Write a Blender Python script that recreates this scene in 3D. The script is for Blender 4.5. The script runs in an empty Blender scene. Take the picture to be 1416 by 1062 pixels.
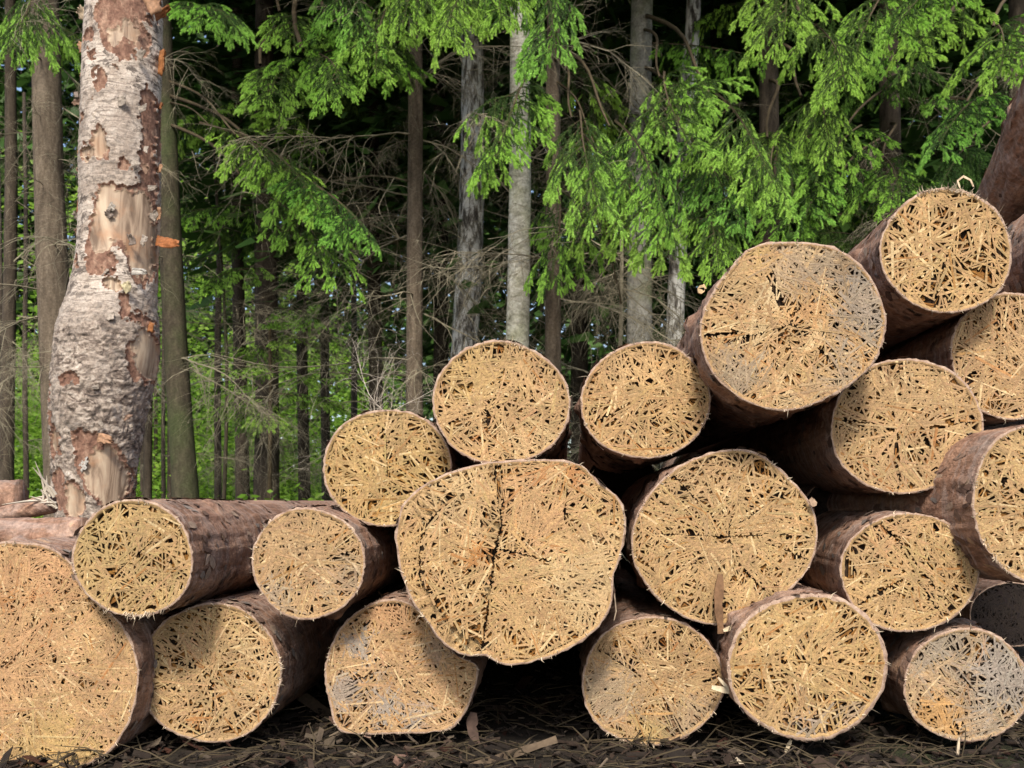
import bpy, math, random
import numpy as np
from mathutils import Vector, Matrix, noise as mn

C = bpy.context.scene.collection
SC = bpy.context.scene
R = math.radians

# ------------------------------------------------------------------ camera, sky, sun, exposure
F, CX, HY, H = 1360.0, 708.0, 690.0, 0.63          # focal length in photo pixels, centre column, horizon row, eye height
cam = bpy.data.cameras.new('camera')
cam_o = bpy.data.objects.new('camera', cam); C.objects.link(cam_o)
cam_o.location = (0, 0, H); cam_o.rotation_euler = (R(90), 0, 0)
cam.sensor_width = 36; cam.lens = 36 * F / 1416
cam.shift_y = (HY - 531) / 1416
cam.clip_start = 0.05; cam.clip_end = 400
cam.dof.use_dof = True; cam.dof.focus_distance = 2.45; cam.dof.aperture_fstop = 10
SC.camera = cam_o

EL, AZ = R(44), R(5)                              # the sun stands behind the camera, to its left
sdir = Vector((-math.sin(AZ) * math.cos(EL), -math.cos(AZ) * math.cos(EL), math.sin(EL)))
world = bpy.data.worlds.new('World'); SC.world = world; world.use_nodes = True
wn = world.node_tree
sky = wn.nodes.new('ShaderNodeTexSky'); sky.sky_type = 'NISHITA'; sky.sun_disc = False
sky.sun_elevation = EL; sky.sun_rotation = math.atan2(sdir.x, sdir.y); sky.air_density = 1.0; sky.dust_density = 2.5
wn.links.new(sky.outputs[0], wn.nodes['Background'].inputs[0]); wn.nodes['Background'].inputs[1].default_value = 0.15
sun = bpy.data.lights.new('sun', 'SUN'); sun.energy = 3.2; sun.angle = R(9); sun.color = (1.0, 0.93, 0.82)
sun_o = bpy.data.objects.new('sun', sun); C.objects.link(sun_o)
sun_o.rotation_euler = (-sdir).to_track_quat('-Z', 'Y').to_euler(); sun_o.location = sdir * 50
SC.view_settings.view_transform = 'Standard'; SC.view_settings.look = 'None'
SC.view_settings.exposure = 0.68; SC.view_settings.gamma = 1.0; SC.view_settings.use_curve_mapping = False

def P(px, py, Y):
    return Vector(((px - CX) / F * Y, Y, H + (HY - py) / F * Y))

# ------------------------------------------------------------------ small helpers
def mesh(name, V, Fc, mats, cols=None, fmat=None, smooth=False, fattr=None):
    me = bpy.data.meshes.new(name)
    V = np.asarray(V, dtype=np.float32)
    if isinstance(Fc, np.ndarray):
        n, k = Fc.shape
        me.vertices.add(len(V)); me.vertices.foreach_set('co', V.ravel())
        me.loops.add(n * k); me.loops.foreach_set('vertex_index', Fc.astype(np.int32).ravel())
        me.polygons.add(n); me.polygons.foreach_set('loop_start', np.arange(0, n * k, k, dtype=np.int32))
        me.update(calc_edges=True)
    else:
        me.from_pydata(V.tolist(), [], Fc); me.update()
    for m in (mats if isinstance(mats, (list, tuple)) else [mats]): me.materials.append(m)
    if cols is not None:
        a = me.color_attributes.new('tone', 'FLOAT_COLOR', 'POINT')
        c = np.ones((len(V), 4), dtype=np.float32); c[:, :3] = cols
        a.data.foreach_set('color', c.ravel())
    if fattr is not None:
        a = me.attributes.new('fresh', 'FLOAT', 'POINT'); a.data.foreach_set('value', np.asarray(fattr, dtype=np.float32))
    if fmat is not None: me.polygons.foreach_set('material_index', np.asarray(fmat, dtype=np.int32))
    me.polygons.foreach_set('use_smooth', np.full(len(me.polygons), bool(smooth)))
    me.update()
    return me

def obj(name, me, parent=None, loc=(0, 0, 0), kind=None):
    o = bpy.data.objects.new(name, me); C.objects.link(o); o.location = loc
    if parent is not None: o.parent = parent
    if kind: o['kind'] = kind
    return o

def tag(o, label, cat, group=None, kind=None):
    o['label'] = label; o['category'] = cat
    if group: o['group'] = group
    if kind: o['kind'] = kind
    return o

def aim(o, base, tip, roll=0.0, L0=1.0):
    """put a mesh modelled along +X (length L0) from base to tip, with its own up as near to world up as it goes"""
    x = tip - base; s = x.length / L0; x.normalize()
    up = Vector((0, 0, 1)) if abs(x.z) < 0.97 else Vector((0, -1, 0))
    y = up.cross(x).normalized(); z = x.cross(y)
    m = Matrix((x, y, z)).transposed() @ Matrix.Rotation(roll, 3, 'X')
    o.location = base; o.rotation_euler = m.to_euler(); o.scale = (s, s, s)

def tubes(paths, sides=4):
    """paths: list of (points, radii) -> one vertex/face set of tapered tubes"""
    V, Q = [], []
    for pts, rad in paths:
        n0 = len(V); pts = [Vector(p) for p in pts]
        for i, p in enumerate(pts):
            d = (pts[min(i + 1, len(pts) - 1)] - pts[max(i - 1, 0)]).normalized()
            a = d.orthogonal().normalized() if abs(d.z) > .9 else Vector((0, 0, 1)).cross(d).normalized()
            b = d.cross(a)
            for k in range(sides):
                t = 2 * math.pi * k / sides
                V.append(p + (a * math.cos(t) + b * math.sin(t)) * rad[i])
        for i in range(len(pts) - 1):
            for k in range(sides):
                k2 = (k + 1) % sides
                Q.append((n0 + i * sides + k, n0 + i * sides + k2, n0 + (i + 1) * sides + k2, n0 + (i + 1) * sides + k))
    return V, Q

# ------------------------------------------------------------------ materials
class NT:
    def __init__(s, name, rough=0.85):
        s.m = bpy.data.materials.new(name); s.m.use_nodes = True
        s.t = s.m.node_tree; s.b = s.t.nodes['Principled BSDF']
        s.b.inputs['Roughness'].default_value = rough
        s.b.inputs['Specular IOR Level'].default_value = 0.25
        s.co = s.t.nodes.new('ShaderNodeTexCoord')
    def n(s, ty, **kw):
        x = s.t.nodes.new('ShaderNode' + ty)
        for k, v in kw.items(): setattr(x, k, v)
        return x
    def l(s, a, b): s.t.links.new(a, b)
    def mapped(s, scale, coord='Object', loc_random=True):
        mp = s.n('Mapping'); mp.inputs['Scale'].default_value = scale
        s.l(s.co.outputs[coord], mp.inputs[0])
        if loc_random:
            oi = s.n('ObjectInfo'); mu = s.n('Math', operation='MULTIPLY'); mu.inputs[1].default_value = 37
            s.l(oi.outputs['Random'], mu.inputs[0]); s.l(mu.outputs[0], mp.inputs['Location'])
        return mp.outputs[0]
    def noise(s, vec, scale, detail=5, rough=.6, dist=0):
        x = s.n('TexNoise'); x.inputs['Scale'].default_value = scale; x.inputs['Detail'].default_value = detail
        x.inputs['Roughness'].default_value = rough; x.inputs['Distortion'].default_value = dist
        s.l(vec, x.inputs['Vector']); return x.outputs['Fac']
    def vor(s, vec, scale, feature='F1'):
        x = s.n('TexVoronoi', feature=feature); x.inputs['Scale'].default_value = scale; s.l(vec, x.inputs['Vector'])
        return x.outputs['Distance']
    def ramp(s, fac, stops):
        r = s.n('ValToRGB'); e = r.color_ramp.elements
        while len(e) < len(stops): e.new(.5)
        for i, (p, c) in enumerate(stops):
            e[i].position = p; e[i].color = (c if len(c) == 4 else (*c, 1)) if isinstance(c, tuple) else (c, c, c, 1)
        s.l(fac, r.inputs[0]); return r.outputs[0]
    def mix(s, fac, a, b, mode='MIX'):
        x = s.n('Mix', data_type='RGBA', blend_type=mode)
        for v, i in ((fac, 0), (a, 6), (b, 7)):
            if isinstance(v, (int, float)): x.inputs[i].default_value = v
            elif isinstance(v, tuple): x.inputs[i].default_value = (*v, 1)
            else: s.l(v, x.inputs[i])
        return x.outputs[2]
    def out(s, col, bump=None, strength=.5, dist=.004):
        s.l(col, s.b.inputs['Base Color'])
        if bump is not None:
            bp = s.n('Bump'); bp.inputs['Strength'].default_value = strength; bp.inputs['Distance'].default_value = dist
            s.l(bump, bp.inputs['Height']); s.l(bp.outputs[0], s.b.inputs['Normal'])
        return s.m
    def translucent(s, col, amt):
        tr = s.n('BsdfTranslucent'); s.l(col, tr.inputs[0])
        mx = s.n('MixShader'); mx.inputs[0].default_value = amt
        o = s.t.nodes['Material Output']
        s.l(s.b.outputs[0], mx.inputs[1]); s.l(tr.outputs[0], mx.inputs[2]); s.l(mx.outputs[0], o.inputs[0])

def m_wood():
    s = NT('sawn_wood', .8)
    at = s.n('Attribute', attribute_name='tone')
    g = s.noise(s.mapped((1, 1, 1)), 160, 4, .7)
    g2 = s.noise(s.mapped((1, 1, 1)), 14, 5, .65); g3 = s.noise(s.mapped((1, 1, 1)), 520, 2, .6)
    saw = s.noise(s.mapped((40, 40, 420), loc_random=True), 1.0, 2, .5, .3)
    c = s.mix(1, at.outputs['Color'], s.ramp(g, [(.25, .62), (.62, 1.12)]), 'MULTIPLY')
    c = s.mix(1, c, s.ramp(g2, [(.3, (.78, .76, .74)), (.65, (1.1, 1.08, 1.04))]), 'MULTIPLY')
    c = s.mix(1, c, s.ramp(g3, [(.35, .80), (.65, 1.22)]), 'MULTIPLY')
    c = s.mix(.5, c, s.ramp(saw, [(.35, .75), (.65, 1.1)]), 'MULTIPLY')
    return s.out(c, g, .6, .0015)

def m_log_bark():
    s = NT('spruce_log_bark', .82)
    v = s.mapped((1, 1, 1)); vl = s.mapped((9, 1.1, 9)); vr = s.mapped((2, 14, 2))
    n1 = s.noise(v, 5, 7, .65); n2 = s.noise(vl, 2.2, 6, .7, .6); n3 = s.noise(vr, 2.5, 5, .6, 1.2); n4 = s.noise(v, 70, 5, .7)
    c = s.ramp(n2, [(.28, (.085, .043, .028)), (.45, (.215, .12, .08)), (.58, (.335, .20, .135)), (.72, (.48, .31, .19))])
    c = s.mix(s.ramp(n3, [(.46, 0.0), (.62, .7)]), c, (.36, .27, .225))
    c = s.mix(s.ramp(n1, [(.56, 0.0), (.66, .6)]), c, (.29, .235, .20))
    c = s.mix(s.ramp(s.noise(v, 3.1, 4, .7), [(.62, 0.0), (.72, .6)]), c, (.20, .09, .055))
    c = s.mix(1, c, s.ramp(n4, [(.3, .55), (.65, 1.2)]), 'MULTIPLY')
    h = s.mix(.5, n2, n4)
    return s.out(c, h, 1.0, .012)

def m_rim():
    s = NT('bark_edge', .85)
    n = s.noise(s.mapped((1, 1, 1)), 60, 5, .7)
    return s.out(s.ramp(n, [(.3, (.20, .125, .09)), (.55, (.36, .255, .19)), (.75, (.5, .40, .30))]), n, .8, .004)

def m_flat(name, col, var=.35, scale=40, rough=.9, bump=.4):
    s = NT(name, rough); n = s.noise(s.mapped((1, 1, 1)), scale, 5, .65)
    lo = tuple(x * (1 - var) for x in col); hi = tuple(min(1, x * (1 + var)) for x in col)
    return s.out(s.ramp(n, [(.3, lo), (.7, hi)]), n, bump, .004)

def m_tone(name, rough=.85, trans=0):
    s = NT(name, rough); at = s.n('Attribute', attribute_name='tone')
    n = s.noise(s.mapped((1, 1, 1)), 90, 3, .6)
    c = s.mix(1, at.outputs['Color'], s.ramp(n, [(.3, .7), (.7, 1.15)]), 'MULTIPLY')
    m = s.out(c, n, .4, .002)
    if trans: s.translucent(c, trans)
    return m

def m_needles():
    s = NT('spruce_needles', .55)
    at = s.n('Attribute', attribute_name='fresh'); oi = s.n('ObjectInfo')
    old = s.ramp(oi.outputs['Random'], [(0, (.030, .075, .018)), (.5, (.050, .092, .022)), (1, (.034, .082, .024))])
    new = s.ramp(oi.outputs['Random'], [(0, (.32, .60, .09)), (.5, (.42, .66, .11)), (1, (.30, .60, .11))])
    c = s.mix(at.outputs['Fac'], old, new)
    m = s.out(c); s.translucent(c, .3)
    return m

def m_leaves(name, stops, trans=.45):
    s = NT(name, .5); at = s.n('Attribute', attribute_name='fresh')
    c = s.ramp(at.outputs['Fac'], stops); m = s.out(c); s.translucent(c, trans); return m

def m_trunk(name, lo, mid, hi, lichen=None, stretch=(6, 6, 1.2), moss=0.0):
    s = NT(name, .9); v = s.mapped((1, 1, 1)); vs = s.mapped(stretch)
    n1 = s.noise(vs, 4, 7, .7, .4); n2 = s.noise(v, 55, 5, .7); n3 = s.noise(v, 2.2, 4, .6)
    c = s.ramp(n1, [(.3, lo), (.5, mid), (.7, hi)])
    if lichen: c = s.mix(s.ramp(n3, [(.48, 0.0), (.66, .8)]), c, lichen)
    if moss: c = s.mix(s.ramp(s.noise(v, 1.4, 5, .6), [(.45, 0.0), (.65, moss)]), c, (.05, .075, .022))
    c = s.mix(1, c, s.ramp(n2, [(.3, .55), (.7, 1.25)]), 'MULTIPLY')
    return s.out(c, s.mix(.5, n1, n2), .9, .012)

def m_far_birch(name):
    s = NT(name, .8); v = s.mapped((1, 1, 1))
    a = s.noise(s.mapped((7, 7, 2.0)), 3, 6, .7, .5); b = s.noise(s.mapped((2, 2, 16)), 3, 5, .7, .3)
    c = s.ramp(a, [(.38, (.04, .035, .03)), (.47, (.18, .165, .14)), (.56, (.58, .57, .53))])
    c = s.mix(s.ramp(b, [(.6, 0.0), (.68, .8)]), c, (.05, .045, .035))
    return s.out(c, a, .9, .012)

def m_birch_white():
    s = NT('birch_outer_bark', .7); v = s.mapped((1, 1, 1), loc_random=False)
    lines = s.noise(s.mapped((7, 7, 75), loc_random=False), 1, 6, .75, .6)
    big = s.noise(v, 4.5, 6, .7, .8); spot = s.noise(s.mapped((1, 1, 1.6), loc_random=False), 17, 5, .75, .7)
    fine = s.noise(v, 120, 4, .7)
    at = s.n('Attribute', attribute_name='tone')                    # red channel: rough old bark
    sep = s.n('SeparateColor'); s.l(at.outputs['Color'], sep.inputs[0])
    white = s.ramp(big, [(.3, (.28, .215, .165)), (.5, (.50, .425, .355)), (.7, (.66, .585, .51))])
    white = s.mix(s.ramp(lines, [(.38, .95), (.48, 0.0)]), white, (.16, .125, .10))
    white = s.mix(s.ramp(spot, [(.52, 0.0), (.58, .9)]), white, (.095, .075, .062))
    white = s.mix(s.ramp(big, [(.66, 0.0), (.74, .55)]), white, (.50, .36, .16))
    rough = s.ramp(spot, [(.36, (.035, .028, .024)), (.46, (.14, .105, .085)), (.53, (.32, .26, .21)), (.65, (.55, .48, .41))])
    c = s.mix(sep.outputs[0], white, rough)
    c = s.mix(sep.outputs[1], c, (.03, .024, .02))
    c = s.mix(1, c, s.ramp(fine, [(.3, .65), (.65, 1.12)]), 'MULTIPLY')
    return s.out(c, s.mix(.5, spot, lines), 1.0, .010)

def m_birch_wood():
    s = NT('birch_bare_wood', .6); v = s.mapped((9, 9, 1.4), loc_random=False)
    n = s.noise(v, 1.6, 6, .6, 1.5); n2 = s.noise(s.mapped((1, 1, 1), loc_random=False), 6, 4, .6)
    c = s.ramp(n, [(.36, (.14, .095, .065)), (.5, (.32, .235, .165)), (.64, (.45, .355, .255))])
    c = s.mix(s.ramp(n2, [(.52, 0.0), (.7, .7)]), c, (.36, .19, .10))
    return s.out(c, n, .4, .004)

def m_ground():
    s = NT('forest_soil', .95); v = s.mapped((1, 1, 1), loc_random=False)
    n = s.noise(v, 1.3, 6, .65); n2 = s.noise(v, 34, 6, .75)
    c = s.ramp(n, [(.35, (.018, .014, .010)), (.55, (.034, .026, .017)), (.72, (.032, .042, .014))])
    c = s.mix(1, c, s.ramp(n2, [(.3, .4), (.7, 1.5)]), 'MULTIPLY')
    return s.out(c, n2, 1.0, .02)

WOOD, LOGBARK, RIM = m_wood(), m_log_bark(), m_rim()
END_SHADE = m_flat('shade_dark_end_wood', (.026, .015, .008), .5, 60)  # near-black wood colour with the shade of the splinter gaps painted in
FIBRE = m_tone('torn_fibres', .8, .15)
NEEDLE = m_needles()
TWIG = m_flat('dead_twig_bark', (.22, .195, .135), .5, 14)
PALETWIG = m_flat('pale_dry_twig', (.36, .32, .26), .35, 14)
LIVETWIG = m_flat('live_twig_bark', (.06, .045, .025), .4, 14)
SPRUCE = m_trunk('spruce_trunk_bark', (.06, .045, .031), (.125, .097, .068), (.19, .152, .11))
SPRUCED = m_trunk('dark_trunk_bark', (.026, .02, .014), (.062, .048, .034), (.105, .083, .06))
MOSSY = m_trunk('mossy_trunk_bark', (.03, .024, .016), (.062, .05, .033), (.10, .082, .055), None, (5, 5, 2), .6)
PALE = m_trunk('pale_aspen_bark', (.13, .115, .085), (.46, .44, .37), (.66, .64, .57), (.26, .27, .15), (3, 3, 5), .3)
GREYT = m_trunk('grey_trunk_bark', (.11, .105, .09), (.23, .22, .19), (.36, .35, .31), (.15, .165, .08), (4, 4, 3))
FARBIRCH = m_far_birch('rugged_birch_bark')
BW, BI, BC = m_birch_white(), m_trunk('birch_inner_bark', (.085, .042, .03), (.21, .115, .08), (.38, .25, .175), None, (7, 7, 4)), m_birch_wood()
FLAP = m_tone('peeling_bark_curl', .55, .4)
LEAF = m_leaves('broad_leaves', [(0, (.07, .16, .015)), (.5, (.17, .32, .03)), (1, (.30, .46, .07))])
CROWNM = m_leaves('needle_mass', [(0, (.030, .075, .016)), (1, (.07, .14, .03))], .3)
LITTER = m_tone('litter', .9)
GROUND = m_ground()

# ------------------------------------------------------------------ the setting: forest floor
def ground():
    xs = np.concatenate([np.linspace(-160, -4, 24), np.linspace(-3.8, 3.8, 90), np.linspace(4, 160, 24)])
    ys = np.concatenate([np.linspace(-60, 1.2, 16), np.linspace(1.3, 4.5, 60), np.linspace(4.8, 200, 44)])
    V = []
    for y in ys:
        for x in xs:
            near = max(0, 1 - abs(y - 2.4) / 4)
            z = mn.noise(Vector((x * 2.2, y * 2.2, 0))) * .018 * near + mn.noise(Vector((x * 9, y * 9, 3))) * .012 * near
            if y > 4.8: z += mn.noise(Vector((x * .2, y * .2, 7))) * .12
            V.append((x, y, z))
    n = len(xs); i = np.arange(len(ys) - 1)[:, None] * n + np.arange(n - 1)[None, :]
    i = i.ravel(); Q = np.stack([i, i + 1, i + n + 1, i + n], 1)
    o = obj('ground', mesh('ground', V, Q, GROUND, smooth=True)); o['kind'] = 'structure'
ground()

# ------------------------------------------------------------------ logs
AX = Vector(((790 - CX) / F, 1, 0)).normalized()    # the direction in which the logs of the stack run back
NA = 120

def resample(pts, n):
    pts = np.array(pts, float); m = len(pts); out = []
    for i in range(m):
        p0, p1, p2, p3 = pts[i - 1], pts[i], pts[(i + 1) % m], pts[(i + 2) % m]
        for t in np.linspace(0, 1, 16, endpoint=False):
            out.append(.5 * ((2 * p1) + (-p0 + p2) * t + (2 * p0 - 5 * p1 + 4 * p2 - p3) * t * t + (-p0 + 3 * p1 - 3 * p2 + p3) * t ** 3))
    out = np.array(out); d = np.r_[0, np.cumsum(np.linalg.norm(np.roll(out, -1, 0) - out, axis=1))]
    q = np.vstack([out, out[:1]]); u = np.linspace(0, d[-1], n, endpoint=False)
    return np.stack([np.interp(u, d, q[:, 0]), np.interp(u, d, q[:, 1])], 1)

def seg_hits(A, B, C0, C1):
    """parameter along A->B (n,2) where it crosses segment C0-C1, or inf"""
    r = B - A; s = C1 - C0
    den = r[:, 0] * s[1] - r[:, 1] * s[0]; den = np.where(np.abs(den) < 1e-12, 1e-12, den)
    q = C0 - A
    t = (q[:, 0] * s[1] - q[:, 1] * s[0]) / den; u = (q[:, 0] * r[:, 1] - q[:, 1] * r[:, 0]) / den
    return np.where((t >= 0) & (t <= 1) & (u >= 0) & (u <= 1), t, np.inf)

def log(label, shape, Y, tint=(.56, .385, .19), dens=1.0, cracks=(), stains=(), tilt=(0, 0), length=4.2, axis=None,
        taper=.90, seed=0, frays=70, rough=1.0, wide=1.0, step=None, gap=.0030, bump=1.0, fray_at=None, rimw=.0042):
    rng = np.random.default_rng(seed + 11); rd = random.Random(seed)
    ax = axis or AX
    if len(shape) == 4 and not isinstance(shape[0], tuple):
        cx, cy, rx, ry = shape
        ph = rng.uniform(0, 6.28, 4)
        pp = []
        for k in range(40):
            t = 2 * math.pi * k / 40
            w = 1 + .014 * math.sin(2 * t + ph[0]) + .012 * math.sin(3 * t + ph[1]) + .007 * math.sin(5 * t + ph[2])
            pp.append((cx + rx * w * math.cos(t), cy + ry * w * math.sin(t)))
    else:
        pp = list(shape); a = np.array(pp); cx, cy = (a.max(0) + a.min(0)) / 2
    c = P(cx, cy, Y)
    k = Y / F
    o2 = resample([((x - cx) * k, -(y - cy) * k) for x, y in pp], 400)
    ang = np.arctan2(o2[:, 1], o2[:, 0]); rad = np.hypot(o2[:, 0], o2[:, 1]); od = np.argsort(ang)
    th = np.linspace(-math.pi, math.pi, NA, endpoint=False)
    Rt = np.interp(th, np.r_[ang[od] - 2 * math.pi, ang[od], ang[od] + 2 * math.pi], np.r_[rad[od]] .tolist() * 3)
    Rt *= 1 + np.array([.008 * mn.noise(Vector((math.cos(t) * 6, math.sin(t) * 6, seed))) + .006 * mn.noise(Vector((math.cos(t) * 22, math.sin(t) * 22, seed))) for t in th])
    Rm = Rt.mean()
    Rw = Rt.copy(); Rb = Rt + np.array([.004 * mn.noise(Vector((math.cos(t) * 14, math.sin(t) * 14, seed + 2))) + .006 * max(0, mn.noise(Vector((math.cos(t) * 5, math.sin(t) * 5, seed + 7)))) * mn.noise(Vector((math.cos(t) * 33, math.sin(t) * 33, seed + 3))) for t in th]) + .001
    def Rf(t): return np.interp(t, np.r_[th, math.pi], np.r_[Rt, Rt[:1]])
    fy = lambda x, z: tilt[0] * x + tilt[1] * z
    # body: rings along the axis, the outline easing into a rounder, thinner stem
    ts = np.r_[0, .004, .010, .018, .028, .04, np.arange(.055, .62, .022), .65, .70, .78, .88, 1.0, 1.2, 1.5, 1.9, 2.4, 3.0, 3.6, 4.2] * (length / 4.2)
    knots = [(rd.uniform(-3.14, 3.14), rd.uniform(.06, .9), rd.uniform(.012, .028)) for q in range(9)]
    V = []
    for j, t in enumerate(ts):
        e = min(1, t / .9); e = e * e * (3 - 2 * e)
        sc = 1 - (1 - taper) * t / length
        for i, a in enumerate(th):
            r = (Rb[i] * (1 - e * .6) + Rm * .98 * e * .6) * sc
            if j > 0:
                q = Vector((math.cos(a) * 3, t * 4, math.sin(a) * 3 + seed * 3.7))
                r += Rm * bump * (.028 * mn.noise(q) + .020 * mn.noise(q * 3.1) + .012 * mn.noise(q * 8) + .010 * mn.noise(q * 19)) * min(1, t / .05 + .25)
                for ka, kt, kr in knots:
                    dd = ((((a - ka + math.pi) % (2 * math.pi)) - math.pi) * Rm) ** 2 + (t - kt) ** 2
                    if dd < .01: r += kr * .9 * math.exp(-dd / (kr * kr))
            x, z = r * math.cos(a), r * math.sin(a)
            w = max(0, 1 - t / .3)
            V.append((x + ax.x * t, ax.y * t + fy(x, z) * w, z + ax.z * t))
    Q = []; fm = []
    for j in range(len(ts) - 1):
        for i in range(NA):
            i2 = (i + 1) % NA
            Q.append((j * NA + i, j * NA + i2, (j + 1) * NA + i2, (j + 1) * NA + i)); fm.append(0 if j > 0 else 1)
    b = len(V); V.append((ax.x * length, ax.y * length, ax.z * length))
    for i in range(NA): Q.append(((len(ts) - 1) * NA + i, (len(ts) - 1) * NA + (i + 1) % NA, b)); fm.append(2)
    # the edge of the bark seen from the end: a narrow uneven ring, then a step down into the recessed end
    n0 = len(V)
    for i, a in enumerate(th):
        r = Rt[i] - rimw * (.8 + .5 * mn.noise(Vector((math.cos(a) * 9, math.sin(a) * 9, seed + 5))))
        V.append((r * math.cos(a), fy(r * math.cos(a), r * math.sin(a)) + .001, r * math.sin(a)))
    for i, a in enumerate(th):
        r = math.hypot(V[n0 + i][0], V[n0 + i][2]) - .0065 * (1 + .9 * mn.noise(Vector((math.cos(a) * 12, math.sin(a) * 12, seed + 15))))
        x, z = r * math.cos(a), r * math.sin(a); V.append((x, fy(x, z) + .0005, z))
    for i, a in enumerate(th):
        x, y, z = V[n0 + NA + i]; V.append((x * .995, y + .017, z * .995))
    for i in range(NA):
        i2 = (i + 1) % NA
        Q.append((i, n0 + i, n0 + i2, i2)); fm.append(1)
        Q.append((n0 + i, n0 + NA + i, n0 + NA + i2, n0 + i2)); fm.append(3)
        Q.append((n0 + NA + i, n0 + 2 * NA + i, n0 + 2 * NA + i2, n0 + NA + i2)); fm.append(3)
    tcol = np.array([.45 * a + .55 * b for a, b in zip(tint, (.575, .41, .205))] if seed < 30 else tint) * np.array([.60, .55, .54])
    body = obj('spruce_log', mesh('spruce_log', V, Q, [LOGBARK, RIM, END_SHADE, WOOD], fmat=fm, smooth=True, cols=np.tile(tcol, (len(V), 1))), None, c)
    tag(body, label, 'log', 'logs of the stack')
    # loose scales of bark on the flank near the cut
    nfl = 260 if seed < 30 else 60
    fa = rng.uniform(-math.pi, math.pi, nfl); ft = rng.random(nfl) ** 1.3 * 1.3 + .008; Vk, Qk, ck = [], [], []
    pal = ((.14, .085, .062), (.17, .105, .078), (.26, .17, .125), (.36, .26, .19), (.22, .185, .16))
    for a, t in zip(fa, ft):
        j = int(np.searchsorted(ts, t)) ; j = min(max(j, 1), len(ts) - 1); i = int((a + math.pi) / (2 * math.pi) * NA) % NA
        w = (t - ts[j - 1]) / (ts[j] - ts[j - 1]); p = Vector(V[(j - 1) * NA + i]).lerp(Vector(V[j * NA + i]), w)
        rv = Vector((math.cos(a), 0, math.sin(a))); tv = Vector((-math.sin(a), 0, math.cos(a)))
        L2, W2 = rd.uniform(.008, .030), rd.uniform(.006, .018); g = rd.uniform(-.5, .5)
        u = ax * math.cos(g) + tv * math.sin(g); v = tv * math.cos(g) - ax * math.sin(g); lift = rd.uniform(.001, .005)
        n0f = len(Vk); q = [(-1, -.6), (-.3, -1), (.8, -.8), (1, .3), (.3, 1), (-.8, .7)]
        for k1, k2 in q: Vk.append(p + u * (k1 * L2 * rd.uniform(.7, 1.1)) + v * (k2 * W2 * rd.uniform(.7, 1.1)) + rv * (.0015 + lift * (k1 < 0) - abs(k2) * .001))
        Qk.append(tuple(range(n0f, n0f + 6))); c4 = np.array(rd.choice(pal)) * rd.uniform(.7, 1.15); ck += [c4] * 6
    obj('bark_scales', mesh('bark_scales', [tuple(x) for x in Vk], Qk, LITTER, cols=np.array(ck)), body, kind='stuff')
    # recessed end, its dark brown standing in for shade between the splinters
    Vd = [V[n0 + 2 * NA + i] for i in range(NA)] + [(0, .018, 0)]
    obj('end_shade_disc', mesh('end_shade_disc', Vd, [(i, NA, (i + 1) % NA) for i in range(NA)], END_SHADE), body)
    # the crossing splinters of the cut end
    area = math.pi * Rm * Rm
    LEN, WID = .036 * wide, .0029 * wide
    N = int(4.5 * dens * area / (LEN * 1.7 * WID * 2 * .8))
    rr = Rm * 1.1 * np.sqrt(rng.random(N)); tt = rng.uniform(-math.pi, math.pi, N)
    ctr = np.stack([rr * np.cos(tt), rr * np.sin(tt)], 1)
    keep = rr < Rf(tt) - rimw * .8 - .003
    dn = np.array([mn.noise(Vector((x * 9, z * 9, seed * 2.3 + 9))) for x, z in ctr])
    keep &= rng.random(N) < np.clip(.92 + dn * .35, .8, 1)
    ctr = ctr[keep]; N = len(ctr)
    field = np.array([mn.noise(Vector((x * 7, z * 7, seed * 1.9))) for x, z in ctr]) * 4.5
    an = np.where(rng.random(N) < .28, field + rng.normal(0, .25, N), rng.uniform(0, math.pi, N))
    radial = np.arctan2(ctr[:, 1], ctr[:, 0])
    an = np.where(rng.random(N) < .10, radial + rng.normal(0, .15, N), an)
    d = np.stack([np.cos(an), np.sin(an)], 1)
    hl = LEN * rng.gamma(4, .25, N) * .85 + .006; hw = WID * rng.uniform(.55, 1.35, N)
    la, lb = hl.copy(), hl.copy()
    for L, sg in ((la, 1), (lb, -1)):
        for it in range(9):
            e = ctr + d * (sg * L)[:, None]
            bad = np.hypot(e[:, 0], e[:, 1]) > Rf(np.arctan2(e[:, 1], e[:, 0])) - rimw * .75
            L[bad] *= .75
    cw = [np.array([((x - cx) * k, -(y - cy) * k) for x, y in cr]) for cr in cracks]
    for cr in cw:
        cr2 = resample_open(cr, 3.0 * k, seed)
        for q in range(len(cr2) - 1):
            for L, sg in ((la, 1), (lb, -1)):
                t = seg_hits(ctr, ctr + d * (sg * L)[:, None], cr2[q], cr2[q + 1])
                hit = np.isfinite(t); L[hit] = np.maximum(L[hit] * t[hit] - gap / 2, 0)
    ok = (la + lb) > .005
    ctr, d, la, lb, hw = ctr[ok], d[ok], la[ok], lb[ok], hw[ok]; N = len(ctr)
    h = np.sort(rng.random(N)) * .0016 + .0004
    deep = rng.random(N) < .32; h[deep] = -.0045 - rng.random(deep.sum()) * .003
    up = np.zeros(N)
    if step is not None:
        (x0, y0), (x1, y1), amt = step
        a0 = np.array([(x0 - cx) * k, -(y0 - cy) * k]); a1 = np.array([(x1 - cx) * k, -(y1 - cy) * k])
        side = (a1[0] - a0[0]) * (ctr[:, 1] - a0[1]) - (a1[1] - a0[1]) * (ctr[:, 0] - a0[0])
        arc = np.hypot(*(ctr - np.array([(700 - cx) * k, -(768 - cy) * k])).T) < 119 * k
        up = np.where((side > 0) & arc, amt, 0)
    nrm = np.stack([-d[:, 1], d[:, 0]], 1)
    tl = rng.normal(0, .0007, N)
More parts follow.
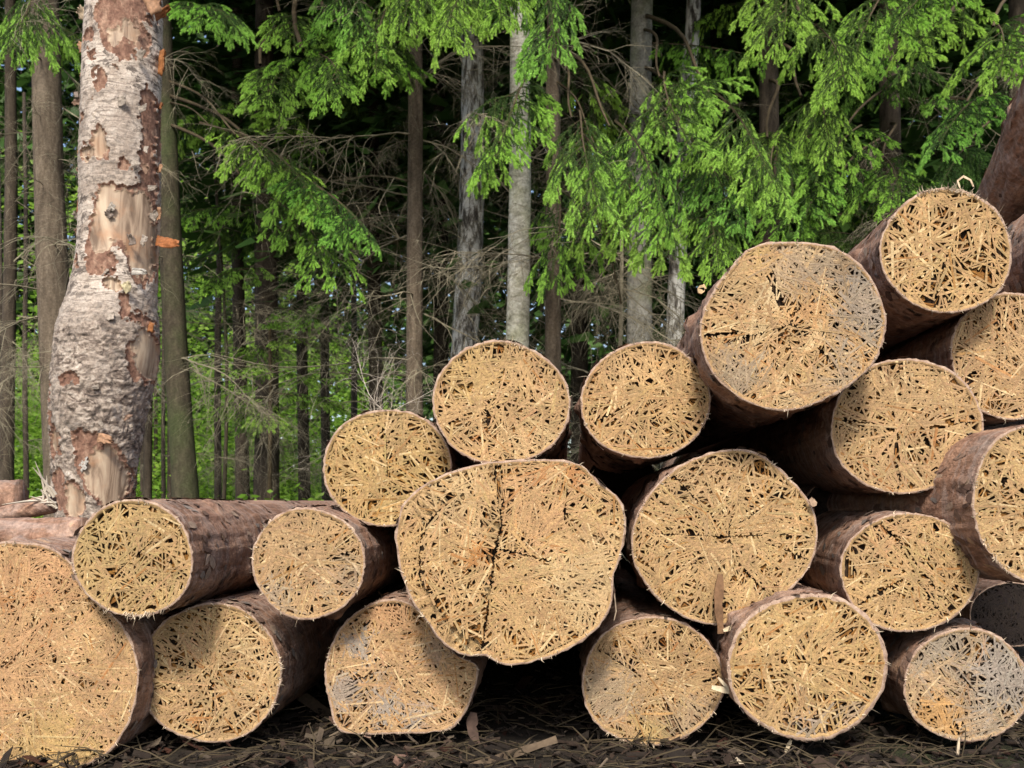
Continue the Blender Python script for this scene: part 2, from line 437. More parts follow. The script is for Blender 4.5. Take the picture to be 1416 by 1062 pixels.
    if seed < 30: tint = tuple(.45 * a + .55 * b for a, b in zip(tint, (.575, .41, .205)))
    col = np.array(tint)[None, :] * (1 + rng.normal(0, .085, N)[:, None]) * (1 + rng.normal(0, .025, (N, 3))) * np.array([.63, .58, .565])
    col[deep] *= np.array([.60, .42, .20])  # lower splinters darkened to amber, gap shade put into their colour
    pal = rng.random(N) < (.06 if seed < 30 else 0); col[pal] = col[pal] * .5 + np.array([.66, .52, .30]) * .5
    red = rng.random(N) < .03; col[red] *= np.array([.85, .68, .5])
    for sx, sy, sr, scol, st in stains:
        q = np.array([(sx - cx) * k, -(sy - cy) * k]); dd = np.hypot(*(ctr - q).T) / (sr * k)
        nz = np.array([mn.noise(Vector((x * 22, z * 22, seed))) for x, z in ctr])
        w = np.clip((1.15 + nz * 1.1 - dd) * 2.0, 0, 1)[:, None] * st * .82
        col = col * (1 - w) + .82 * np.array(scol) * (1 + rng.normal(0, .10, N))[:, None] * w
    col = np.clip(col, .01, .85)
    pts = []
    tp = rng.uniform(.35, 1, (4, N))
    for dz in (0, 1):
        for sg, L, t0, t1 in ((1, la, tp[0], tp[1]), (-1, lb, tp[2], tp[3])):
            for w, tt_ in ((1, t0), (-1, t1)):
                p = ctr + d * (sg * L)[:, None] + nrm * (w * hw * tt_ * (1.0 if dz == 0 else 1.06))[:, None]
                y = fy(p[:, 0], p[:, 1]) - h - up - sg * L * tl * .5 + .002 + (.0012 if dz else 0)
                pts.append(np.stack([p[:, 0], y, p[:, 1]], 1))
    Vs = np.stack(pts, 1).reshape(-1, 3)               # order: +a, +b, -a, -b (top), then the same lower
    f = np.array([[0, 2, 3, 1], [0, 1, 5, 4], [2, 6, 7, 3], [0, 4, 6, 2], [1, 3, 7, 5]])
    Qs = (np.arange(N)[:, None, None] * 8 + f[None]).reshape(-1, 4)
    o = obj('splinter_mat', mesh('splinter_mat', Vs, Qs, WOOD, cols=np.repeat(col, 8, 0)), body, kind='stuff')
    # torn fibres along the edge
    M = int(frays * 1.6)
    a = rng.uniform(-math.pi, math.pi, M)
    if fray_at is not None:
        nf = int(M * .6); a[:nf] = rng.normal(math.atan2(-(fray_at[1] - cy), fray_at[0] - cx), .28, nf)
    kp = np.array([mn.noise(Vector((math.cos(t) * 4, math.sin(t) * 4, seed * 1.3))) for t in a]) + rng.normal(0, .22, M) > -.05
    a = a[kp]; M = len(a)
    r = Rf(a) - rng.uniform(0, .010, M)
    base = np.stack([r * np.cos(a), fy(r * np.cos(a), r * np.sin(a)) - .001, r * np.sin(a)], 1)
    out = np.stack([np.cos(a), -rng.uniform(.1, 1.0, M), np.sin(a)], 1) + rng.normal(0, .55, (M, 3))
    out /= np.linalg.norm(out, axis=1)[:, None]
    ln = rng.gamma(1.8, .0035, M) + .003
    sd = np.cross(out, rng.normal(0, 1, (M, 3))); sd /= np.linalg.norm(sd, axis=1)[:, None]
    wd = rng.uniform(.0005, .0016, M)
    bend = rng.normal(0, .35, (M, 3)) * ln[:, None]
    mid = base + out * (ln * .55)[:, None]; tip = base + out * ln[:, None] + bend * .6
    Vf = np.stack([base - sd * wd[:, None], base + sd * wd[:, None], mid + sd * (wd * .8)[:, None], mid - sd * (wd * .8)[:, None], tip], 1).reshape(-1, 3)
    Qf = []
    for i in range(M): Qf += [(5 * i, 5 * i + 1, 5 * i + 2, 5 * i + 3), (5 * i + 3, 5 * i + 2, 5 * i + 4)]
    cf = np.array([(.60, .49, .35)])[[0] * M] * rng.uniform(.45, 1.35, M)[:, None]
    obj('torn_fibres', mesh('torn_fibres', Vf, Qf, FIBRE, cols=np.repeat(np.clip(cf, 0, .8), 5, 0)), body, kind='stuff')
    return body

def resample_open(p, step, seed):
    out = [p[0]]
    for i in range(len(p) - 1):
        n = max(1, int(np.linalg.norm(p[i + 1] - p[i]) / step))
        for q in range(1, n + 1):
            v = p[i] + (p[i + 1] - p[i]) * q / n
            w = step * .45 if not (i == len(p) - 2 and q == n) else 0
            out.append(v + np.array([mn.noise(Vector((q * .7, i, seed))), mn.noise(Vector((q * .7, i + 5, seed)))]) * w)
    return np.array(out)

GREY = (.30, .255, .20); BLUEGREY = (.29, .27, .25); RESIN = (.40, .15, .03); PINK = (.50, .28, .15)
YEL = (.47, .34, .12); DARKG = (.14, .11, .085); PALEW = (.58, .44, .25); TANG = (.40, .27, .15)

log('largest pale pink log end on the far left, cut off by the picture edge',
    [(20, 750), (60, 755), (95, 775), (115, 810), (150, 845), (175, 875), (190, 920), (188, 965), (175, 1005), (150, 1040), (110, 1062),
     (60, 1078), (0, 1085), (-60, 1070), (-110, 1030), (-140, 970), (-150, 900), (-130, 830), (-90, 780), (-40, 755)],
    2.32, (.60, .40, .215), 1.08, seed=1, stains=[(10, 830, 14, RESIN, .8), (45, 828, 9, RESIN, .9), (80, 1040, 60, YEL, .5), (60, 790, 60, PINK, .6), (0, 920, 70, PINK, .4)],
    frays=150, wide=.88, cracks=[[(0, 925), (30, 900)]], bump=.9)
log('yellowish round log end with long brown bark side, top of the left stack', (184, 772, 84, 80), 2.25, (.52, .395, .175), .82, seed=2,
    cracks=[[(230, 775), (262, 800)], [(150, 800), (215, 745)]], stains=[(130, 740, 45, (.36, .27, .12), .5)], frays=110, length=3.6, fray_at=(190, 850))
log('tan log end with grey lower edge, right neighbour of the yellowish log', (426, 779, 79, 76), 2.36, (.57, .41, .225), 1.0, seed=3,
    cracks=[[(428, 775), (500, 760)]], stains=[(360, 830, 40, GREY, .7), (480, 800, 30, GREY, .5), (400, 750, 40, TANG, .5)], frays=60, length=3.4)
log('tan log end with a shaggy white frayed right rim and three dark cracks', (291, 931, 100, 95), 2.42, (.57, .42, .225), .85, seed=4,
    cracks=[[(198, 893), (270, 925)], [(292, 880), (290, 930), (295, 990)], [(190, 962), (238, 945)], [(345, 965), (380, 985)], [(240, 1005), (280, 970)]],
    stains=[(365, 888, 14, RESIN, .7), (272, 995, 8, RESIN, .7), (370, 900, 30, PALEW, .5)], frays=170, fray_at=(385, 900))
log('mustard yellow log end between the pale crossed log and the split log', (535, 646, 89, 80), 2.50, (.52, .40, .155), .86, seed=5,
    cracks=[[(532, 585), (536, 660)], [(540, 665), (570, 680)]], stains=[(540, 640, 7, RESIN, .6), (560, 580, 40, TANG, .5)], frays=60, bump=.8)
log('round tan log end with splintered top, above the large split log', (693, 557, 96, 84), 2.40, (.56, .40, .20), .85, seed=6,
    cracks=[[(672, 560), (676, 630)]], stains=[(740, 620, 40, PALEW, .4), (650, 510, 40, YEL, .35)], frays=120, fray_at=(680, 474), tilt=(.06, 0))
log('large split log end with a deep vertical crack and lobed outline',
    [(690, 638), (760, 636), (800, 642), (830, 668), (855, 690), (864, 720), (860, 760), (848, 800), (845, 835), (825, 870), (790, 895), (750, 912),
     (705, 920), (684, 914), (672, 906), (640, 906), (615, 890), (590, 860), (565, 820), (550, 770), (549, 730), (560, 695), (590, 668), (640, 648)],
    2.28, (.63, .445, .215), 1.02, seed=7, step=((664, 915), (690, 640), .022), bump=1.0, gap=.0066,
    cracks=[[(684, 640), (690, 700), (694, 722), (684, 765), (676, 830), (664, 912)], [(690, 640), (696, 700)], [(634, 685), (598, 715), (580, 750), (582, 800), (606, 842)],
            [(784, 672), (780, 720)], [(690, 760), (760, 775)]],
    stains=[(748, 658, 8, RESIN, .9), (792, 656, 9, RESIN, .9), (652, 772, 14, RESIN, .75), (675, 768, 9, RESIN, .75), (620, 670, 60, PALEW, .5), (820, 800, 60, PALEW, .5), (740, 700, 60, PINK, .4)], frays=110)
log('round tan log end right of the splintered one, bright rim', (893, 554, 89, 81), 2.45, (.57, .40, .19), .84, seed=8,
    cracks=[[(868, 490), (885, 535)], [(820, 585), (870, 560)]], stains=[(900, 500, 50, (.60, .40, .20), .6), (850, 510, 20, TANG, .4)], frays=70)
log('big tan log end crossed by long hairline cracks, a brown splinter hanging on it',
    [(1010, 622), (1050, 628), (1092, 662), (1122, 700), (1130, 745), (1118, 785), (1085, 822), (1040, 852), (1000, 864), (950, 855), (905, 822), (878, 780),
     (874, 740), (890, 695), (925, 655), (965, 632)], 2.44, (.60, .44, .22), .98, seed=9,
    cracks=[[(905, 738), (1000, 742), (1110, 738)], [(1008, 720), (1014, 790)], [(925, 650), (985, 715)], [(1020, 725), (1092, 680)], [(900, 815), (975, 770)], [(1030, 790), (1068, 826)], [(1085, 760), (1120, 775)]],
    stains=[(1118, 728, 8, RESIN, .9), (1035, 850, 8, RESIN, .6), (960, 640, 50, TANG, .5)], frays=100)
log('flat bottomed pinkish log end spotted with blue grey, bottom row',
    [(530, 830), (560, 832), (585, 850), (605, 880), (633, 907), (660, 922), (655, 955), (640, 990), (615, 1010), (560, 1014), (510, 1015), (470, 1010),
     (458, 980), (450, 940), (452, 910), (470, 870), (500, 842)], 2.46, (.60, .41, .24), 1.0, seed=10,
    cracks=[[(480, 945), (580, 905)], [(560, 940), (600, 975)]],
    stains=[(500, 900, 18, BLUEGREY, .9), (475, 960, 24, BLUEGREY, .8), (530, 985, 22, BLUEGREY, .9), (575, 985, 16, BLUEGREY, .9), (520, 935, 12, BLUEGREY, .8), (600, 900, 20, BLUEGREY, .4), (540, 850, 30, PINK, .6)],
    frays=90, wide=.9)
log('drab tan log end with dark radial cracks, bottom row under the hanging splinter', (902, 942, 97, 90), 2.46, (.54, .39, .21), .98, seed=11,
    cracks=[[(820, 893), (885, 935)], [(930, 880), (952, 860)], [(918, 965), (948, 1015)], [(950, 970), (985, 1000)], [(825, 985), (860, 965)], [(975, 945), (998, 920)]],
    stains=[(840, 960, 45, GREY, .6), (960, 1000, 40, GREY, .5), (895, 1020, 20, YEL, .6)], frays=100, fray_at=(890, 1034), wide=.9)
log('golden log end of coarse crossed splinters, front of the bottom row', (1117, 922, 112, 100), 2.33, (.60, .43, .19), .78, seed=12,
    cracks=[[(1140, 895), (1190, 850)], [(1100, 915), (1150, 920)], [(1180, 960), (1205, 980)]], stains=[(1110, 1010, 30, BLUEGREY, .7), (1190, 1000, 30, GREY, .6), (1060, 985, 30, TANG, .4)],
    frays=150, fray_at=(1040, 1005), wide=1.08, rimw=.009)
log('tan log end with two long diagonal cracks, above the grey log', (1258, 791, 95, 83), 2.41, (.58, .42, .205), .88, seed=13,
    cracks=[[(1212, 718), (1255, 760), (1285, 800), (1320, 840)], [(1265, 800), (1310, 860)], [(1180, 840), (1250, 800)]], stains=[(1235, 735, 30, PINK, .4), (1200, 760, 20, TANG, .4)], frays=70)
log('grey weathered log end with orange core, bottom right corner', (1337, 948, 86, 79), 2.41, (.50, .42, .30), .84, seed=14,
    stains=[(1400, 930, 70, BLUEGREY, .9), (1320, 885, 40, GREY, .9), (1280, 900, 30, GREY, .7), (1300, 1000, 30, (.50, .28, .10), .9), (1335, 995, 20, (.50, .28, .10), .8), (1370, 1000, 40, GREY, .7)],
    cracks=[[(1330, 935), (1352, 960)], [(1325, 1000), (1328, 1025)]], frays=70)
log('tan log end with cross shaped cracks, under the two topmost logs', (1253, 589, 105, 93), 2.47, (.57, .415, .225), .86, seed=15,
    cracks=[[(1243, 500), (1245, 545)], [(1148, 580), (1210, 585)], [(1280, 592), (1355, 582)], [(1243, 600), (1243, 675)]], stains=[(1240, 530, 50, TANG, .3)], frays=60, wide=1.1)
log('large weathered log end with dark grey top and bright sunken gouge',
    [(1045, 340), (1110, 335), (1160, 345), (1195, 372), (1217, 410), (1225, 445), (1215, 490), (1185, 525), (1140, 552), (1100, 566), (1060, 565), (1020, 548),
     (985, 515), (970, 475), (970, 440), (985, 405), (1010, 370)], 2.30, (.58, .40, .205), 1.0, seed=16, bump=1.6,
    cracks=[[(972, 462), (1020, 458)], [(972, 465), (1020, 461)], [(1000, 475), (1090, 450), (1200, 470)], [(1075, 475), (1115, 410)], [(1130, 480), (1170, 520)], [(1090, 460), (1097, 500)],
            [(1060, 380), (1078, 425)], [(1068, 372), (1084, 418)]],
    stains=[(1150, 365, 45, DARKG, .75), (1195, 420, 45, (.26, .23, .20), .85), (1110, 370, 50, (.34, .27, .19), .75), (1020, 515, 35, (.26, .22, .17), .8), (1215, 470, 40, GREY, .8), (1165, 540, 45, GREY, .6),
            (1068, 398, 16, PALEW, .9), (1076, 418, 12, PALEW, .9), (1000, 400, 40, (.44, .32, .17), .6), (1120, 420, 30, (.50, .28, .12), .7), (1040, 455, 22, PALEW, .7), (1092, 545, 20, PALEW, .8), (1130, 460, 18, PALEW, .6), (1048, 350, 16, YEL, .8)], frays=120)
log('topmost log end of coarse splinters with curled shavings on its upper edge', (1309, 347, 92, 85), 2.40, (.60, .425, .195), .70, seed=17,
    cracks=[[(1312, 350), (1296, 400), (1294, 425)], [(1318, 350), (1350, 385), (1382, 400)]], frays=190, fray_at=(1310, 262), wide=1.15)
log('shaded tan log end half out of the picture, below the topmost log', (1398, 492, 82, 88), 2.50, (.55, .39, .22), .84, seed=18,
    cracks=[[(1380, 420), (1378, 470)]], stains=[(1375, 505, 8, RESIN, .6)], frays=60)
log('log end on the right edge with long grey bark side and ragged lower rim', (1440, 695, 84, 112), 2.28, (.57, .42, .21), .9, seed=19,
    tilt=(-.25, 0), frays=170, fray_at=(1372, 770), bump=1.2, axis=Vector((-.16, 1, -.02)).normalized())
# stems whose ends lie beyond the right edge, and filler logs set back, darkened to stand in for gap shade
log('steep brown stem rising beyond the upper right corner', (1492, 95, 66, 66), 2.75, seed=20, length=1.9, bump=3.0,
    axis=Vector((.21, 1, -.32)).normalized())
log('smooth brown stem below the steep one at the right edge', (1556, 330, 110, 98), 2.58, seed=21, bump=1.3)
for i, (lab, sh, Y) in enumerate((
        ('shade-dark filler log set back in the gap between two left stack logs and the split log', (478, 850, 60, 52), 3.05),
        ('shade-dark filler log set back in the gap under the bright rimmed log', (860, 668, 50, 42), 3.9),
        ('shade-dark filler log set back in the gap under the large weathered log', (1090, 620, 60, 52), 3.9),
        ('shade-dark filler log set back low in the gap below the split log', (742, 960, 60, 48), 4.2),
        ('shade-dark filler log set back in the gap between the cross cracked and diagonal cracked logs', (1150, 712, 42, 48), 3.0),
        ('shade-dark filler log set back below the ragged rimmed log at the right edge', (1400, 850, 60, 44), 3.9),
        ('shade-dark filler log set back in the slit between the shaded and the ragged rimmed log', (1392, 592, 44, 30), 3.0))):
    log(lab, sh, Y, (.03, .022, .016), seed=30 + i, frays=10)  # near-black tint paints the shade deep in the stack onto these added logs

# logs lying crosswise at the far left
def side_log(name, label, a, b, r0, r1, mat, seed):
    V, Q, n, m = [], [], 40, 60
    d = (b - a); u = d.normalized(); s = Vector((0, 0, 1)).cross(u).normalized(); w = u.cross(s)
    for j in range(m + 1):
        t = j / m; p = d * t
        for i in range(n):
            g = 2 * math.pi * i / n
            q = Vector((math.cos(g) * 2, math.sin(g) * 2, t * 9 + seed))
            r = (r0 + (r1 - r0) * t) * (1 + .09 * mn.noise(q) + .05 * mn.noise(q * 2.7))
            V.append(p + (s * math.cos(g) + w * math.sin(g)) * r)
    for j in range(m):
        for i in range(n): Q.append((j * n + i, j * n + (i + 1) % n, (j + 1) * n + (i + 1) % n, (j + 1) * n + i))
    Q.append(tuple(range(n - 1, -1, -1))); Q.append(tuple(m * n + i for i in range(n)))
    o = obj(name, mesh(name, V, Q, mat, smooth=True), None, a); tag(o, label, 'log'); return o
side_log('crosswise_log', 'grey brown peeled pole lying crosswise behind the largest log', P(-260, 745, 2.75), P(118, 742, 2.72), .056, .052, LOGBARK, 3)
side_log('crosswise_log', 'brown stem end lying behind the crosswise pole at the left edge', P(-200, 700, 3.0), P(30, 690, 3.05), .065, .06, LOGBARK, 8)
sl = side_log('broken_branch', 'broken branch stub with torn pale splinters beside the birch foot', P(-10, 715, 2.80), P(72, 696, 2.78), .022, .028, LOGBARK, 12)
sl['category'] = 'branch'
rnd = random.Random(4); pth = []
for k in range(16):
    b0 = P(72 + rnd.uniform(-14, 8), 694 + rnd.uniform(-12, 12), 2.76) - sl.location
    g = rnd.uniform(-.9, 1.9); L = rnd.uniform(.02, .06) if k > 2 else rnd.uniform(.09, .13)
    dv = Vector((-math.sin(g) * .8, -.3, math.cos(g))) * L
    pth.append(([b0, b0 + dv * .5 + Vector((.004, 0, .002)), b0 + dv], [.0045, .0032, .0006]))
Vv, Qq = tubes(pth, 4); obj('torn_splinters', mesh('torn_splinters', Vv, Qq, PALETWIG), sl, kind='stuff')

# ------------------------------------------------------------------ the peeling birch
def birch():
    Y = 5.0; k = Y / F
    left = [(-1400, 150), (-400, 126), (0, 121), (100, 119), (200, 116), (300, 113), (360, 108), (400, 102), (450, 86), (520, 76), (600, 75), (680, 80), (720, 84), (800, 80), (870, 70)]
    right = [(-1400, 215), (-400, 221), (0, 222), (100, 220), (200, 220), (330, 218), (420, 213), (460, 218), (520, 211), (570, 199), (640, 184), (700, 181), (800, 184), (870, 192)]
    rows = np.r_[np.linspace(870, -30, 620), np.linspace(-45, -1400, 40)]
    na = 240
    L = np.interp(rows, [p[0] for p in left], [p[1] for p in left]); Rr = np.interp(rows, [p[0] for p in right], [p[1] for p in right])
    ker = np.ones(31) / 31
    L[15:605] = np.convolve(L[:620], ker, 'valid')[:590]; Rr[15:605] = np.convolve(Rr[:620], ker, 'valid')[:590]
    # (cx, cy, rx, ry, kind): 1 = reddish inner bark, 2 = bare wood
    patch = [(185, 60, 26, 42, 1), (170, 40, 22, 22, 1), (196, 28, 22, 24, 1), (195, 62, 12, 12, 2), (140, 68, 10, 8, 1), (158, 130, 8, 16, 1), (146, 92, 6, 5, 1),
             (178, 70, 10, 14, 2), (205, 70, 10, 20, 1), (158, 215, 9, 20, 2), (160, 228, 12, 10, 1), (140, 225, 10, 9, 2), (214, 180, 8, 48, 1), (212, 250, 8, 34, 1), (188, 242, 6, 8, 1),
             (130, 178, 6, 8, 1), (186, 312, 26, 36, 2), (170, 300, 18, 26, 2), (160, 335, 16, 26, 2), (205, 330, 14, 60, 2), (178, 288, 14, 10, 1), (155, 372, 14, 22, 1), (168, 375, 14, 12, 1), (148, 350, 8, 16, 1),
             (175, 402, 9, 8, 2), (122, 370, 7, 6, 1), (204, 446, 10, 6, 1), (209, 490, 8, 34, 2), (200, 505, 8, 26, 1), (122, 531, 15, 7, 1), (190, 430, 4, 22, 1),
             (157, 655, 19, 32, 2), (168, 668, 13, 48, 2), (143, 615, 18, 14, 1), (136, 640, 8, 20, 1), (92, 612, 10, 24, 1), (93, 612, 7, 16, 2), (102, 665, 10, 14, 1), (124, 694, 13, 20, 2), (104, 690, 10, 14, 1),
             (85, 560, 4, 30, 1)]
    V = []; kind = []; tone = []
    for j, py in enumerate(rows):
        c = (L[j] + Rr[j]) / 2; r = (Rr[j] - L[j]) / 2 * k
        bx = (c - CX) * k; z = H + (HY - py) * k
        rough = min(1, max(0, (py - 405) / 60)) * (1 if py < 700 else .8)
        rough = max(rough, .35 if 140 < py < 280 else 0.0)
        for i in range(na):
            g = 2 * math.pi * i / na; sx, cyy = math.sin(g), -math.cos(g)
            pu = c + sx * r / k
            q = Vector((sx * r * 10, cyy * r * 10, z * 10))
            w1 = mn.noise(q * 1.2); w2 = mn.noise(q * 4.5); w3 = mn.noise(q * 14)
            kd = 0; crev = 0
            if cyy < .25:
                for (ax_, ay_, rx_, ry_, kk) in patch:
                    dx = (pu + w2 * 5 + w1 * 4 - ax_) / rx_; dy = (py + w2 * 9 + w1 * 6 + w3 * 4 - ay_) / ry_
                    dd = dx * dx + dy * dy
                    if dd < 1: kd = max(kd, kk)
                    elif kk == 2 and dd < 1.0 + .35 * (1 + w1): kd = max(kd, 1)
            else:
                kd = 1 if mn.noise(q * .5) > .3 else 0
            e = 0.0
            if kd == 0:
                rid = mn.noise(Vector((q.x * 2.6 + 1.5 * w1, q.y * 2.6, q.z * .9 + 2.5 * mn.noise(q * .6)))); crev = max(0, 1 - abs(rid) * 13) * min(1, max(0, .6 + 2 * w2))
                e = .004 + w2 * .0025 + rough * (min(abs(rid), .35) * .013 + w3 * .005 + w2 * .004 + mn.noise(q * 30) * .004) + mn.noise(Vector((q.x * 1.5, q.y * 1.5, q.z * 6))) * .0025
            elif kd == 1: e = -.006 + w3 * .002
            else: e = -.011 + w1 * .002
            e += mn.noise(q * .35) * .012
            V.append((bx + sx * (r + e), cyy * (r + e) * .95, z)); kind.append(kd); tone.append((rough * (.85 + .4 * w1), crev * rough if kd == 0 else 0, 0))
    V = np.array(V); kind = np.array(kind); base = Vector(((130 - CX) * k, Y, 0)); V[:, 0] -= base.x
    m = len(rows); i = (np.arange(m - 1)[:, None] * na + np.arange(na)[None]).ravel()
    i2 = (np.arange(m - 1)[:, None] * na + (np.arange(na)[None] + 1) % na).ravel()
    Q = np.stack([i, i2, i2 + na, i + na], 1)
    fm = np.max(kind[Q], axis=1)
    root = obj('birch_tree', None, None, base)
    tag(root, 'thick birch with peeling white bark and bare wood patches behind the left logs', 'tree')
    obj('trunk', mesh('trunk', V, Q, [BW, BI, BC], cols=np.clip(tone, 0, 1), fmat=fm, smooth=True), root)
    # curling flaps of bark
    def flap(px, py, w, h, ang, curl, col, dy=-.02, side=1):
        l_, r_ = np.interp(py, rows[::-1], L[::-1]), np.interp(py, rows[::-1], Rr[::-1]); hx = (px - (l_ + r_) / 2) / ((r_ - l_) / 2)
        dy = -.95 * (r_ - l_) / 2 * k * math.sqrt(max(0, 1 - hx * hx)) - (.004 if abs(hx) < .9 else -.01)
        n = 9; V, Q, cc = [], [], []
        rr = random.Random(px * 7 + py)
        for a in range(n):
            for b in range(n):
                u, v = a / (n - 1), b / (n - 1) - .5
                edge = 1 + .28 * mn.noise(Vector((u * 4, v * 5, px)))
                x = u * w * edge; zz = v * h * (1 - .45 * u * u) * edge + mn.noise(Vector((u * 3, 7, px))) * h * .2
                t = u * curl
                V.append((side * (math.sin(t) / max(curl, .01) * w * edge), -(1 - math.cos(t)) / max(curl, .01) * w * 1.0 - mn.noise(Vector((u * 3, v * 4, py))) * .008, zz))
                cc.append(np.array(col) * rr.uniform(.75, 1.15) * (1.0 - .25 * (abs(v) > .4)))
        nv = len(V); V += [(x, y + .0022, z) for x, y, z in V]; cc += [x * .8 for x in cc]
        for a in range(n - 1):
            for b in range(n - 1):
                q = (a * n + b, a * n + b + 1, (a + 1) * n + b + 1, (a + 1) * n + b); Q += [q, tuple(nv + t for t in q[::-1])]
        rim = [b for b in range(n)] + [a * n + n - 1 for a in range(1, n)] + [(n - 1) * n + b for b in range(n - 2, -1, -1)] + [a * n for a in range(n - 2, 0, -1)]
        for a in range(len(rim)):
            p, q = rim[a], rim[(a + 1) % len(rim)]; Q.append((p, p + nv, q + nv, q))
        o = obj('bark_flap', mesh('bark_flap', V, Q, FLAP, cols=np.clip(np.array(cc), 0, .9), smooth=True), root)
        o.location = P(px, py, Y + dy) - base; o.rotation_euler = (0, ang, 0)
    OR, PK, CR = (.42, .18, .07), (.55, .33, .20), (.62, .50, .36)
    flap(214, 22, .11, .055, -.25, 1.0, OR); flap(219, 86, .075, .14, .1, 1.7, OR); flap(220, 146, .045, .035, .3, 1.8, (.42, .18, .08)); flap(216, 332, .16, .055, .25, .9, (.50, .20, .08))
    flap(219, 232, .03, .05, .4, 1.2, PK); flap(217, 295, .035, .07, .1, 1.2, PK); flap(203, 10, .10, .11, -.5, .8, PK, -.19); flap(120, 20, .05, .07, .3, 1.2, CR, -.02, -1); flap(121, 66, .045, .085, -.2, 1.0, PK, -.02, -1)
    flap(119, 105, .03, .05, 0, 1.0, PK, -.02, -1); flap(114, 210, .025, .06, 0, 1.0, PK, -.02, -1); flap(112, 285, .02, .12, .15, 1.0, (.4, .2, .12), -.02, -1)
    flap(170, 400, .055, .055, -.5, .8, (.70, .62, .40), -.21); flap(182, 375, .09, .035, .1, .7, (.62, .58, .52), -.205); flap(205, 452, .055, .05, .2, 1.5, OR, -.12); flap(135, 605, .10, .05, .2, .9, PK, -.2)
    flap(110, 640, .05, .09, .2, .8, (.6, .57, .52), -.18); flap(150, 285, .04, .04, .4, .6, (.45, .40, .34), -.2)
    for q in range(44):
        rq = random.Random(q + 70); flap(rq.uniform(95, 212), rq.uniform(20, 640), rq.uniform(.02, .055), rq.uniform(.02, .05), rq.uniform(-1.5, 1.5), rq.uniform(.4, 1.1), rq.choice(((.42, .36, .30), (.50, .43, .36), (.38, .25, .18), (.30, .24, .20))), -.19 - rq.uniform(0, .02), rq.choice((-1, 1)))
    return root
BIRCH = birch()

# ------------------------------------------------------------------ foliage and branch meshes, shared by every tree
def needles(segs, rng, step=.0032, per=3.2, ln=.0145, wd=.0021):
    """segs: arrays start, end, fresh -> thin needle triangles all round the shoots"""
    S = np.array([s[0] for s in segs]); E = np.array([s[1] for s in segs]); Fr = np.array([s[2] for s in segs]); D = E - S
    L = np.linalg.norm(D, axis=1); n = np.maximum(2, (L / step * per * (1 + .9 * (Fr > .3))).astype(int))
    idx = np.repeat(np.arange(len(S)), n); N = len(idx)
    t = rng.random(N); d = D[idx] / L[idx][:, None]
    p = S[idx] + D[idx] * t[:, None]
    q = rng.normal(0, 1, (N, 3)); q[:, 2] += .25; q -= d * (q * d).sum(1)[:, None]; q /= np.linalg.norm(q, axis=1)[:, None]
    dr = d * rng.uniform(.8, 1.6, N)[:, None] + q; dr /= np.linalg.norm(dr, axis=1)[:, None]
    s = np.cross(dr, rng.normal(0, 1, (N, 3))); s /= np.linalg.norm(s, axis=1)[:, None]
    fr = Fr[idx]; l = ln * (1 + .2 * fr) * rng.uniform(.7, 1.15, N); w = wd * (1 + .35 * fr)
    V = np.stack([p - s * w[:, None], p + s * w[:, None], p + dr * l[:, None]], 1).reshape(-1, 3)
    return V, np.arange(N * 3).reshape(-1, 3), np.repeat(np.clip(fr + rng.normal(0, .07, N), 0, 1), 3)

